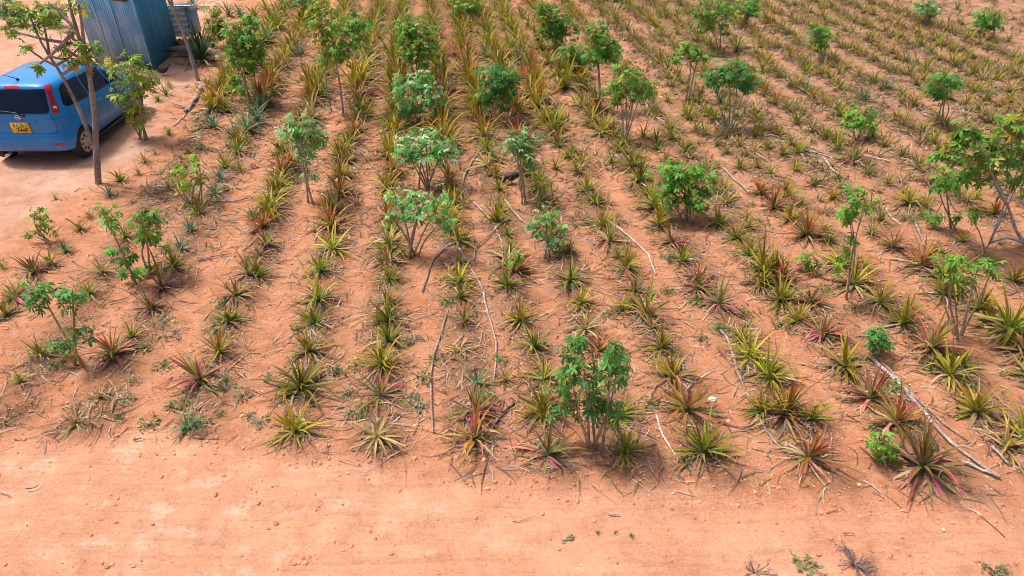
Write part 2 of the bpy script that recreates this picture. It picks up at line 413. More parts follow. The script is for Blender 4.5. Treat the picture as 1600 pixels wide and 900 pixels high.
T(1200, 450, "75 80 .6 g;180 210 .42 y;340 300 .54 r;830 240 .56 g;690 110 .5 y;1090 60 .62 g;1310 150 .54 y;1480 300 .8 g;1590 420 .6 r;470 510 .56 y;10 590 .5 g;1000 400 .54 r;1130 570 .56 y;630 710 .54 r;100 830 .62 o;250 850 .44 g;1300 780 .54 y;780 880 .56 o;230 1090 .58 o;955 1140 .64 r;1480 990 .54 d;1620 560 .5 g;1640 300 .5 y;1600 960 .5 y")
T(0, 225, "750 230 .42 g;690 330 .36 b;905 110 .34 d;970 65 .18 d;500 540 .38 o;415 680 .34 b;320 760 .36 g;215 820 .48 r;650 830 .34 d;560 460 .26 d;790 600 .36 g;1200 560 .34 b;1140 680 .34 b;1345 330 .4 b;1380 230 .36 b;1490 60 .5 g;1250 460 .38 g;1265 30 .3 b;1410 150 .46 g;1500 170 .38 r;1100 790 .38 g;1560 840 .46 r;1060 290 .24 g;350 350 .18 d;870 190 .24 d;1590 480 .4 r;20 780 .2 g")
T(400, 225, "170 60 .55 g;140 280 .64 g;95 430 .64 g;50 550 .5 o;75 650 .5 r;575 50 .48 g;535 230 .52 y;530 330 .52 o;470 530 .8 o;480 680 .52 y;410 810 .52 g;850 240 .45 o;840 550 .42 g;845 690 .56 g;835 870 .42 g;1240 380 .52 g;1265 630 .52 y;1270 770 .4 r;1485 120 .42 r;1500 220 .42 o;1520 300 .38 g;1540 430 .34 y;1570 580 .34 g;1590 690 .34 g;1210 200 .28 y;20 850 .42 g;30 720 .4 r")
T(800, 225, "345 110 .42 g;400 200 .4 y;460 330 .52 g;180 380 .36 r;560 530 .48 y;610 630 .5 r;700 810 .48 y;365 880 .5 g;340 700 .42 g;620 130 .42 g;745 160 .56 g;790 260 .58 g;900 40 .4 g;960 110 .4 o;850 350 .44 g;890 420 .64 g;920 520 .52 y;1000 640 .48 r;1060 740 .48 g;1150 850 .5 r;1290 500 .52 g;1400 590 .52 g;1420 160 .44 g;1340 60 .34 g;1550 310 .5 o;1480 690 .58 g;1570 800 .62 y;1280 20 .34 b;1170 400 .42 g;1540 880 .5 g;520 400 .38 g;270 170 .38 o;290 30 .42 r;1590 40 .4 r;660 70 .42 g")
T(1200, 225, "85 80 .42 g;420 60 .42 r;535 120 .52 r;280 260 .38 r;610 200 .34 r;830 90 .4 g;935 150 .44 r;400 340 .4 o;30 400 .46 o;130 480 .44 y;235 580 .58 o;880 380 .46 y;980 400 .34 y;740 270 .3 g;640 570 .38 r;780 660 .54 r;940 780 .64 o;440 770 .62 y;1410 450 .54 o;1100 880 .72 g;80 870 .6 o;540 890 .6 y;30 800 .5 g;1210 620 .34 o;170 170 .36 y;720 30 .4 o;1300 350 .34 y;1520 880 .44 y")
T(1200, 0, "235 460 .4 g;120 330 .3 g;165 150 .34 y;330 60 .34 y;430 90 .34 g;400 380 .4 g;440 460 .36 r;140 560 .36 g;225 590 .36 b;370 500 .34 g;560 490 .34 y;445 570 .36 g;730 440 .34 g;770 340 .36 o;875 490 .4 g;720 570 .4 b;590 640 .42 b;830 620 .4 g;905 670 .44 o;945 300 .44 g;820 260 .44 o;1195 150 .44 r;1180 60 .44 r;1250 260 .34 y;1220 400 .42 g;1280 430 .36 o;1350 460 .36 g;1430 500 .42 y;1510 560 .38 o;1320 570 .34 y;1500 640 .46 g;1500 260 .36 y;1520 430 .42 y;960 840 .42 g;840 800 .38 o;40 660 .42 o;180 780 .44 r;270 840 .44 r;120 700 .36 g;350 660 .34 y;430 700 .34 g;1240 650 .34 y;350 880 .44 g;70 490 .36 r;1420 270 .34 y;960 520 .42 g;660 400 .3 y;650 240 .34 g;1140 330 .34 g;30 80 .38 y;1050 300 .34 y;1570 400 .38 g;430 230 .34 g;1590 560 .34 g;1100 800 .36 y;1300 700 .36 g;1420 880 .4 g;1560 780 .4 y")
T(800, 0, "1030 100 .48 g;830 90 .48 g;920 110 .48 g;1030 220 .4 g;720 200 .44 r;560 100 .44 g;640 100 .44 y;400 100 .4 y;930 380 .4 r;1040 480 .4 o;970 640 .34 y;1100 750 .5 g;1150 820 .42 g;1080 720 .42 y;1200 850 .44 r;1330 690 .42 g;1330 800 .38 b;1390 740 .34 g;1400 330 .5 g;1550 300 .5 y;1520 860 .44 y;1560 450 .44 g;1570 600 .44 o;1300 650 .44 b;440 670 .54 y;330 560 .64 y;280 480 .64 g;230 400 .64 y;180 320 .64 g;150 250 .58 g;100 180 .54 y;60 120 .54 g;500 760 .54 y;560 840 .54 y;640 880 .44 g;820 860 .44 o;900 880 .44 g;160 680 .58 y;200 760 .58 g;250 830 .58 g;280 890 .54 o;110 600 .54 y;40 400 .54 b;70 500 .54 o;20 340 .54 g;30 720 .54 o;200 220 .44 g;460 580 .42 r;1450 180 .4 y;1250 110 .4 g;1000 550 .34 r")
T(400, 0, "80 290 .72 b;130 190 .64 g;270 350 .58 b;290 240 .4 y;370 590 .68 g;110 520 .58 y;50 690 .64 b;30 620 .54 g;620 560 .74 y;650 480 .66 y;690 370 .66 g;720 220 .62 b;740 140 .62 g;770 60 .54 y;620 850 .54 o;630 770 .44 y;640 655 .48 r;880 170 .64 y;910 120 .64 g;850 400 .64 g;870 480 .64 y;850 600 .64 y;890 650 .5 r;1170 500 .64 y;1180 620 .58 b;1190 720 .52 y;1350 500 .64 y;1380 600 .64 g;1440 380 .54 b;1280 300 .54 y;1410 830 .6 o;1340 200 .44 g;1580 300 .54 y;1550 200 .44 g;1460 110 .48 g;1590 390 .54 g;880 860 .52 y;580 50 .54 y;560 110 .54 g;1080 60 .54 y;930 60 .54 g;10 780 .54 b;60 60 .54 y;180 100 .54 g;1250 170 .44 g;340 690 .3 r;960 330 .5 b;500 130 .5 y;1120 260 .5 y;450 60 .5 y")
T(0, 0, "1310 550 .36 d;1060 545 .28 d;1040 600 .34 g;1335 800 .5 b;1410 700 .48 g;1470 850 .54 b;1590 760 .52 b;1550 830 .52 b;1060 850 .28 g;990 640 .28 g;1210 50 .64 b;1430 100 .54 b;1500 100 .54 b;1380 470 .2 d;1590 100 .54 g")
# rows run on towards the back: fill the gaps there the same way
def fill():
    for i, p in enumerate(PL):
        if p[1] < 235:
            k = 1 + sst(235, 150, p[1]) * (.30 if p[0] < 1000 else .22); PL[i] = (p[0], p[1], p[2] * k, p[3])
    base = [Vector(gpt(p[0], p[1])[:2]) for p in PL]
    r_ = random.Random(91)
    for ri, u in enumerate(ROWS):
        s = 4.9
        while s < 28:
            s += r_.uniform(.22, .36)
            q = RN * (u + r_.gauss(0, .07)) + RD * s
            px, py = proj((q.x, q.y, 0))
            if not (-30 < px < 1630 and -25 < py < 600): continue
            if py > 250 and (px < 330 or r_.random() < .12 + .4 * sst(300, 600, py)): continue
            if px < 330 and py < 330: continue
            if any((q - b).length < (.27 if px < 900 else .29) for b in base): continue
            if px > 1000 and r_.random() < .10: continue
            if 150 < py < 250 and r_.random() < .15: continue
            base.append(q)
            big = (.46 + .24 * sst(1150, 700, px)) * (1 - .28 * sst(150, 300, py)) + r_.uniform(-.08, .08)
            kd = r_.choice('gyygyoydgro' if px < 900 else 'gyyodgorddr')
            PL.append((px, py, big, kd))
fill()

# ------------------------------------------------------------------ cassava bushes and small trees
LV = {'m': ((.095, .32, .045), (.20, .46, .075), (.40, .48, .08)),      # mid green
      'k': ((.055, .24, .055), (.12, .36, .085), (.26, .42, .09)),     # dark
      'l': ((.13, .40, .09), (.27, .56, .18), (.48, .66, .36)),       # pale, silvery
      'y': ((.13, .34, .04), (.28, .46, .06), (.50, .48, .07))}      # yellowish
def palm_leaf(mb, r_, p, out_dir, size, cols, droop):
    """one palmate leaf of five to seven folded lobes"""
    o = Vector((out_dir.x, out_dir.y, 0))
    if o.length < 1e-3: o = Vector((1, 0, 0))
    o.normalize()
    e = droop
    ax = o * math.cos(e) - Vector((0, 0, 1)) * math.sin(e)
    roll = r_.gauss(0, .35)
    side = Vector((-o.y, o.x, 0)) * math.cos(roll) + Vector((0, 0, 1)) * math.sin(roll)
    up = side.cross(ax) * -1
    if up.z < 0: up = -up
    nl = r_.choice((5, 5, 6, 7)); c0 = vary(cols, .22, r_)
    for k in range(nl):
        a = R(-115 + 230 * k / (nl - 1)) + r_.gauss(0, .06)
        L = size * (1 - .32 * abs(a) / 2.0) * r_.uniform(.88, 1.1); w = L * r_.uniform(.15, .20)
        d = ax * math.cos(a) + side * math.sin(a); s = side * math.cos(a) - ax * math.sin(a)
        tip = p + d * L - up * (L * r_.uniform(.12, .4)); m1 = p + d * (L * .38) - up * (L * .02); m2 = p + d * (L * .70) - up * (L * .10)
        f = w * .45
        vs = [p, m1, m2, tip, m1 + s * w * .8 + up * f, m2 + s * w + up * f, m1 - s * w * .8 + up * f, m2 - s * w + up * f]
        cc = [tuple(q * .9 for q in c0)] + [c0] * 7
        mb.add(vs, [(0, 4, 1), (1, 4, 5, 2), (2, 5, 3), (0, 1, 6), (1, 2, 7, 6), (2, 3, 7)], cc)
LM = []     # landmarks for labels: (px, py, short name)
def cassava(base, blobs, tone, nst, label, short, dens=1.0, lsize=.15, srad=.017, scol=(.33, .24, .18), name='cassava_bush', cat='cassava plant', stems=None, grp='cassava bushes growing among the pineapple rows', depth=.9, anchor=None):
    r_ = random.Random(int(base[0] * 31 + base[1] * 7))
    lsize *= .74; dens *= 1.12; scol = tuple(q * 1.35 for q in scol)
    b = G(*base); k = pxm(b)
    root = empty(name, b, 0, label, cat, grp)
    LM.append((anchor or (base[0] * .5 + blobs[0][0] * .5, base[1] * .5 + blobs[0][1] * .5)) + (short,))
    fol = MB(); tops = []
    for (cx, cy, rx, ry) in blobs:
        c = vpt(cx, cy, b); c.y += r_.uniform(-.12, .12); c = vpt(cx, cy, c)
        c.z = max(c.z, b.z + .12)
        ax, az = rx / k * .94, ry / k * 1.08
        ay = (ax + az) * .5 * depth
        n = int(min(190, max(9, 3.2 * dens * math.pi * ax * max(az, .08) / (lsize * lsize * 1.15))))
        tops.append((c, az))
        for i in range(n):
            while True:
                q = Vector((r_.uniform(-1, 1), r_.uniform(-1, 1), r_.uniform(-1, 1)))
                if .12 < q.length < 1: break
            q = q * (.55 + .45 * r_.random()) if q.length < .55 else q
            if r_.random() < .20: q = q * r_.uniform(1.1, 1.6); q.z -= .35 * r_.random()
            p = c + Vector((q.x * ax, q.y * ay, q.z * az))
            if p.z < b.z + .05: continue
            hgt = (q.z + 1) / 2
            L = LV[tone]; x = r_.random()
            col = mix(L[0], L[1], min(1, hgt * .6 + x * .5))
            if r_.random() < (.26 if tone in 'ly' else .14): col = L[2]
            if r_.random() < .05: col = (.30, .22, .06)
            if hgt < .35 and r_.random() < .10: col = (.42, .36, .05)
            sz = lsize * r_.uniform(.55, 1.25)
            dr = r_.gauss(.40, .45) + (.35 if hgt < .4 else 0)
            od = Vector((q.x + r_.gauss(0, .35), q.y + r_.gauss(0, .35), 0))
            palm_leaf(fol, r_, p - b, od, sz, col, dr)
            # petiole back towards the shoot
            hub = c + Vector((q.x * ax * .35, q.y * ay * .35, (q.z - .5) * az * .6))
            hp = p + (hub - p) * min(1, .22 / max((hub - p).length, .01))
            fol.tube([p - b, (p + hp) / 2 - b + Vector((0, 0, .01)), hp - b], [.0025, .003, .004], 3, (.30, .22, .10) if r_.random() < .6 else (.34, .12, .09))
    nb = len(tops)
    for i in range(nst):
        c, az = tops[i % nb]
        off = Vector((r_.gauss(0, .05), r_.gauss(0, .05), -.03)) * (0.3 if nst == 1 else 1)
        st = b + off; en = c + Vector((r_.gauss(0, .06), r_.gauss(0, .06), az * .55)) * (.5 if nst < 3 else 1)
        if stems and i < len(stems): pts = [b + off * .3] + [vpt(x, y, b) for x, y in stems[i]]
        else:
            mid = st.lerp(en, .45) + Vector((r_.gauss(0, .05), r_.gauss(0, .05), .06))
            pts = [st, mid, en]
        cv = spline([q - b for q in pts], 12); mb = MB()
        r0 = srad * r_.uniform(.75, 1.15)
        mb.tube(cv, [r0 * (1.15 - .75 * t / 12) * (1 + .13 * ((t * 7) % 2)) for t in range(13)], 7, jit=.2, cols=[mix(vary(scol, .2, r_), (.28, .27, .12), .5 * (t / 12) ** 2) for t in range(13)], r_=r_)
        # branches out into the other foliage clusters near this stem's top
        for j, (c2, az2) in enumerate(tops):
            if j % nst == i and j != i % nb:
                a = cv[7 + j % 3] ; e2 = c2 - b + Vector((0, 0, az2 * .4))
                bv = spline([a, a.lerp(e2, .5) + Vector((0, 0, -.03)), e2], 6)
                mb.tube(bv, [r0 * (.75 - .4 * t / 6) for t in range(7)], 6, vary(scol, .2, r_), jit=.2, r_=r_)
        mb.build('stem', M['bark'], root)
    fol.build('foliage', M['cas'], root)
    return root
exec_cassava = True
C = cassava
C((925, 698), [(897, 548, 22, 18), (905, 580, 30, 18), (958, 572, 30, 26), (915, 620, 42, 22), (890, 642, 24, 14), (962, 548, 16, 12), (880, 600, 14, 18), (945, 640, 30, 18), (905, 530, 12, 8)], 'k', 8, "tall dense dark green cassava bush nearest the dirt track in the middle", "the dense cassava by the track", 1.1, .125, .013)
C((128, 565), [(58, 452, 20, 18), (107, 465, 20, 20), (95, 542, 20, 14), (125, 522, 20, 12), (62, 470, 14, 10)], 'k', 4, "dark leggy cassava with yellowish bare stems rising from a clay mound at lower left", "the leggy dark cassava", 1.0, .13, .016, scol=(.36, .30, .12))
C((212, 445), [(166, 334, 20, 14), (188, 398, 22, 14), (172, 350, 12, 8), (200, 425, 14, 10)], 'm', 2, "thin cassava leaning left with a small leaf tuft at its tip", "the left-leaning cassava", 1.0, .13, .014)
C((232, 428), [(226, 345, 24, 18), (228, 368, 16, 16), (236, 425, 18, 10), (238, 335, 14, 10), (258, 388, 9, 7)], 'm', 2, "short upright cassava with one compact leafy head beside the left-leaning one", "the short upright cassava", 1.2, .12, .014)
C((82, 380), [(55, 332, 16, 8), (66, 345, 14, 9), (44, 362, 12, 8), (72, 362, 14, 8)], 'y', 3, "straggly half-bare cassava on the edge of the pale yard", "the straggly cassava near the yard", .7, .11, .012)
C((303, 322), [(275, 263, 18, 15), (302, 246, 10, 12), (290, 292, 18, 14), (312, 272, 14, 12)], 'y', 4, "sparse yellowish cassava with spindly stems above a patch of brown leaf litter", "the sparse yellowish cassava", .8, .13, .014)
C((490, 318), [(470, 192, 28, 16), (458, 213, 24, 16), (492, 207, 20, 16), (478, 240, 20, 12), (484, 275, 14, 8)], 'l', 2, "tall slim cassava with pale top tuft in the fourth pineapple row from the left", "the tall slim pale-topped cassava", .9, .14, .018)
C((537, 184), [(545, 50, 30, 22), (535, 78, 22, 16), (560, 40, 20, 20)], 'm', 1, "thin-trunked tall cassava with a yellow green crown high above the rows", "the taller of the twin cassavas", .9, .15, .022, scol=(.26, .24, .24), stems=[[(532, 140), (524, 90), (515, 30)]])
C((519, 176), [(505, 35, 30, 16), (515, 85, 22, 18), (512, 58, 18, 12), (500, 12, 22, 12)], 'y', 1, "slim slanting cassava growing close beside its taller twin", "the slanting twin cassava", .9, .15, .022, scol=(.26, .24, .24), stems=[[(513, 150), (508, 110), (505, 50)]])
C((393, 166), [(378, 52, 28, 24), (385, 85, 34, 24), (366, 62, 18, 22), (395, 70, 20, 20), (390, 35, 14, 10)], 'm', 3, "large round cassava with bright dense crown right of the blue shed", "the round cassava near the shed", 1.1, .15, .02)
C((362, 158), [(366, 128, 14, 12), (378, 140, 14, 10)], 'm', 2, "low leafy cassava shoot under the large round crown near the shed", "the low shoot by the shed", 1.0, .12, .012)
C((652, 128), [(650, 50, 32, 22), (658, 78, 32, 22), (636, 38, 22, 16), (640, 72, 22, 20)], 'm', 4, "full bushy cassava between two tall pineapple rows near the top centre", "the full top-centre cassava", 1.1, .15, .02)
C((655, 196), [(640, 135, 30, 20), (668, 148, 30, 20), (632, 160, 20, 16), (660, 120, 18, 10), (650, 172, 26, 12)], 'l', 4, "wide pale cassava bush directly in front of the full green one", "the wide pale cassava", 1.0, .14, .017)
C((780, 190), [(780, 115, 32, 16), (776, 142, 34, 20), (795, 130, 22, 20), (758, 155, 16, 12)], 'k', 4, "dome-shaped dark cassava with silvery top leaves at the upper centre", "the dome-shaped dark cassava", 1.15, .14, .018)
C((668, 294), [(660, 218, 48, 15), (638, 238, 28, 14), (692, 235, 24, 16), (665, 240, 36, 14)], 'l', 6, "flat-topped pale cassava on six bare grey stems", "the flat-topped pale cassava", 1.0, .14, .017, scol=(.36, .29, .22))
C((650, 404), [(628, 310, 34, 16), (665, 312, 34, 16), (616, 338, 22, 12), (696, 345, 18, 12), (650, 335, 28, 14), (688, 318, 18, 10)], 'l', 6, "open silvery cassava with many thin stems left of the crossed sticks", "the open silvery cassava", .75, .13, .015)
C((820, 318), [(815, 218, 36, 14), (818, 242, 24, 14), (832, 256, 12, 10), (795, 225, 16, 10)], 'l', 4, "small cassava umbrella with silvery leaves on clustered stems near the dark hen", "the cassava by the dark hen", 1.0, .14, .017, scol=(.36, .29, .22))
C((860, 404), [(855, 335, 20, 18), (846, 355, 18, 14), (872, 365, 18, 14), (832, 348, 12, 8), (868, 385, 12, 12)], 'l', 5, "narrow upright silvery cassava with sparse leaves to the ground", "the narrow silvery cassava", .75, .12, .013)
C((1072, 345), [(1062, 270, 38, 18), (1082, 290, 38, 24), (1050, 300, 26, 22), (1088, 315, 24, 16), (1060, 262, 24, 10)], 'm', 5, "rounded cassava bush with solid green crown right of centre", "the rounded right-centre cassava", 1.15, .14, .016)
C((870, 82), [(866, 28, 28, 18), (853, 14, 20, 14), (882, 45, 24, 16), (862, 50, 22, 12)], 'm', 4, "broad green cassava at the top edge above the slanting pineapple row", "the broad top-edge cassava", 1.1, .15, .018)
C((937, 172), [(935, 46, 18, 14), (940, 72, 28, 18), (960, 82, 16, 14), (930, 90, 22, 10)], 'm', 1, "single-trunked cassava with tall mop-like crown", "the single-trunked cassava", 1.2, .15, .028, scol=(.27, .23, .22), stems=[[(937, 140), (935, 100), (936, 60)]])
C((900, 124), [(898, 84, 22, 18), (910, 100, 18, 12), (888, 78, 12, 10)], 'm', 3, "low cassava bush tucked against the left of the single-trunked cassava", "the tucked low cassava", 1.1, .14, .016)
C((975, 220), [(980, 110, 26, 14), (985, 138, 36, 16), (958, 140, 18, 14), (1012, 132, 12, 14), (965, 155, 14, 10)], 'm', 4, "many-stemmed cassava with layered crown just right of the single-trunked one", "the layered-crown cassava", 1.0, .14, .017, scol=(.36, .29, .24))
C((1073, 158), [(1080, 72, 22, 9), (1092, 85, 20, 10), (1056, 88, 14, 8), (1074, 82, 18, 8)], 'm', 2, "forked two-stemmed cassava with a thin tilted crown", "the forked cassava", 1.0, .14, .016)
C((1145, 205), [(1145, 110, 44, 13), (1118, 122, 24, 13), (1168, 132, 22, 13), (1148, 122, 34, 12)], 'k', 4, "umbrella-shaped dark cassava on bare pale stems", "the umbrella-shaped dark cassava", 1.2, .14, .016, scol=(.34, .28, .25))
C((1122, 84), [(1108, 18, 28, 18), (1132, 22, 20, 16), (1100, 40, 16, 12)], 'm', 3, "wide cassava at the top edge on two visible grey stems", "the two-stemmed top-edge cassava", 1.0, .15, .018)
C((1167, 46), [(1165, 14, 24, 13), (1180, 8, 16, 8)], 'm', 3, "smaller cassava at the top edge directly behind the two-stemmed one", "the small top-edge cassava", 1.0, .15, .016)
C((1282, 98), [(1280, 55, 18, 16), (1288, 62, 14, 12), (1275, 42, 10, 8)], 'm', 3, "lone compact cassava standing in littered ground at upper right", "the lone compact cassava", 1.1, .14, .015)
C((1472, 196), [(1478, 124, 28, 12), (1462, 138, 18, 10), (1490, 130, 16, 9), (1470, 150, 12, 8)], 'k', 4, "dark windswept cassava on slender stems at right", "the windswept dark cassava", 1.15, .14, .014)
C((1335, 220), [(1346, 176, 28, 12), (1332, 192, 20, 11), (1355, 190, 16, 10)], 'm', 4, "squat leafy cassava left of the windswept dark one", "the squat cassava", 1.0, .13, .014)
C((1546, 60), [(1542, 26, 22, 14), (1535, 38, 18, 11), (1556, 36, 14, 9)], 'm', 3, "small dense cassava near the top right corner", "the top-right cassava", 1.1, .14, .015)
C((1448, 40), [(1445, 10, 24, 11), (1455, 16, 16, 9)], 'l', 3, "pale cassava at the top edge left of the top right corner", "the pale top-edge cassava", 1.0, .14, .015)
C((1610, 388), [(1556, 230, 44, 24), (1582, 196, 28, 18), (1502, 225, 32, 18), (1540, 268, 40, 18), (1592, 285, 18, 14), (1480, 240, 18, 12), (1515, 200, 26, 12), (1600, 240, 20, 24)], 'm', 3, "largest sprawling cassava with crooked grey trunk at the right edge", "the sprawling right-edge cassava", 1.25, .17, .026, scol=(.34, .30, .31), stems=[[(1590, 365), (1570, 310), (1540, 260)], [(1575, 372), (1545, 382), (1538, 400)], [(1612, 330), (1600, 270), (1590, 220)]])
C((1494, 358), [(1474, 275, 24, 14), (1468, 292, 18, 9), (1488, 290, 14, 9), (1458, 342, 16, 10), (1495, 335, 10, 6)], 'm', 2, "thin cassava with broad leaves under the sprawling right-edge crown", "the thin broad-leaved cassava", .9, .15, .014)
C((1540, 405), [(1512, 338, 20, 8), (1524, 332, 12, 6)], 'm', 1, "bare leaning cassava stem with few leaves at its tip near the right edge", "the bare leaning cassava stem", .8, .13, .013)
C((1500, 524), [(1490, 402, 32, 13), (1520, 422, 24, 12), (1500, 438, 18, 10), (1472, 415, 16, 9), (1545, 415, 14, 8)], 'm', 5, "spreading cassava on crossed thin stems behind the big pineapple plant at right", "the spreading right-hand cassava", .9, .15, .015)
C((1328, 468), [(1342, 308, 28, 13), (1330, 328, 20, 11), (1352, 325, 14, 11), (1326, 345, 10, 12), (1322, 400, 12, 20), (1335, 375, 10, 12)], 'm', 2, "tall wispy cassava with pale stems and leaves along its length", "the tall wispy cassava", .7, .12, .013)
C((1268, 430), [(1262, 400, 14, 12), (1275, 412, 14, 12), (1258, 418, 10, 9)], 'm', 3, "small cassava seedling left of the tall wispy one", "the small cassava seedling", .9, .11, .011)
C((1375, 556), [(1373, 525, 16, 15), (1382, 538, 14, 12), (1366, 540, 12, 10)], 'k', 3, "short blue-green bush standing behind the twin fallen poles", "the short blue-green bush", 1.3, .085, .009, name='leafy_bush', cat='bush', grp='low leafy bushes in the field')
C((1384, 730), [(1378, 690, 18, 14), (1386, 708, 20, 16), (1370, 712, 12, 10)], 'm', 3, "short bright green bush by the track beside a red pineapple plant", "the short bright bush", 1.3, .085, .010, name='leafy_bush', cat='bush', grp='low leafy bushes in the field')
C((808, 428), [(805, 405, 11, 13), (812, 415, 10, 9)], 'm', 2, "knee-high green bush beside the narrow silvery cassava", "the knee-high bush", 1.0, .09, .009, name='leafy_bush', cat='bush', grp='low leafy bushes in the field')
C((224, 220), [(203, 98, 18, 18), (215, 122, 30, 16), (190, 148, 20, 18), (226, 138, 18, 18), (210, 178, 22, 14), (182, 108, 14, 18), (200, 165, 16, 12), (236, 120, 14, 10)], 'y', 6, "loose yellow green bush on splayed stems in front of the blue car's bonnet", "the bush by the car bonnet", .72, .14, .016, scol=(.26, .23, .13))
C((335, 75), [(335, 28, 16, 20), (345, 45, 14, 16), (330, 52, 14, 12)], 'y', 3, "narrow green bush behind the spiky dark rosette near the shed", "the bush behind the dark rosette", 1.0, .14, .016)
C((725, 36), [(725, 6, 26, 14), (735, 14, 18, 9)], 'm', 3, "dark green cassava cut by the top edge right of the full top-centre one", "the cassava cut by the top edge", 1.1, .15, .016)
C((478, 38), [(475, 4, 22, 10), (488, 10, 14, 8)], 'k', 3, "very dark cassava at the top edge left of the twin tall ones", "the very dark top-edge cassava", 1.1, .15, .016)
C((955, 14), [(950, -12, 20, 10), (965, -5, 12, 6)], 'm', 3, "bare-stemmed cassava whose crown passes out of the top of the picture", "the cropped-crown cassava", 1.0, .15, .014, scol=(.36, .3, .28))
C((15, 40), [(8, 14, 26, 18), (30, 22, 14, 12)], 'k', 4, "dark shrub at the far left behind the pale yard", "the dark far-left shrub", 1.1, .15, .016, name='dark_shrub', cat='shrub', grp='dark shrubs behind the yard')
C((84, 40), [(84, 18, 20, 14), (72, 30, 14, 8)], 'k', 4, "dark shrub behind the yard seen through the roadside tree's branches", "the shrub behind the tree", 1.1, .15, .016, name='dark_shrub', cat='shrub', grp='dark shrubs behind the yard')
# the two-trunked tree in front of the car, and the bare leaning trunk beside the shed
C((153, 285), [(48, 16, 36, 16), (25, 30, 14, 12), (70, 40, 24, 14), (105, 82, 24, 13), (130, 78, 20, 15), (85, 12, 22, 12), (142, 90, 14, 12), (18, 52, 10, 8), (112, 95, 16, 9), (125, 12, 12, 10), (40, 75, 8, 6), (60, 105, 8, 6), (150, 72, 10, 8), (104, 52, 12, 8)], 'y', 2, "slender two-trunked tree with mottled grey bark in front of the blue car", "the two-trunked tree", .5, .15, .042, scol=(.23, .20, .19), name='slender_tree', cat='tree', grp=None,
  stems=[[(150, 240), (141, 215), (122, 168), (98, 120), (82, 95), (62, 62), (45, 20)], [(150, 228), (148, 180), (140, 120), (127, 70), (112, 20), (104, -30)]], depth=.7, anchor=(150, 255))
C((309, 124), [(262, -60, 30, 16), (240, -45, 20, 12)], 'm', 1, "bare pale grey tree trunk leaning left over the coop beside the shed", "the leaning bare trunk", .8, .15, .05, scol=(.27, .25, .24), name='slender_tree', cat='tree', grp=None, stems=[[(300, 92), (284, 45), (270, 10), (262, -40)]], anchor=(300, 95))

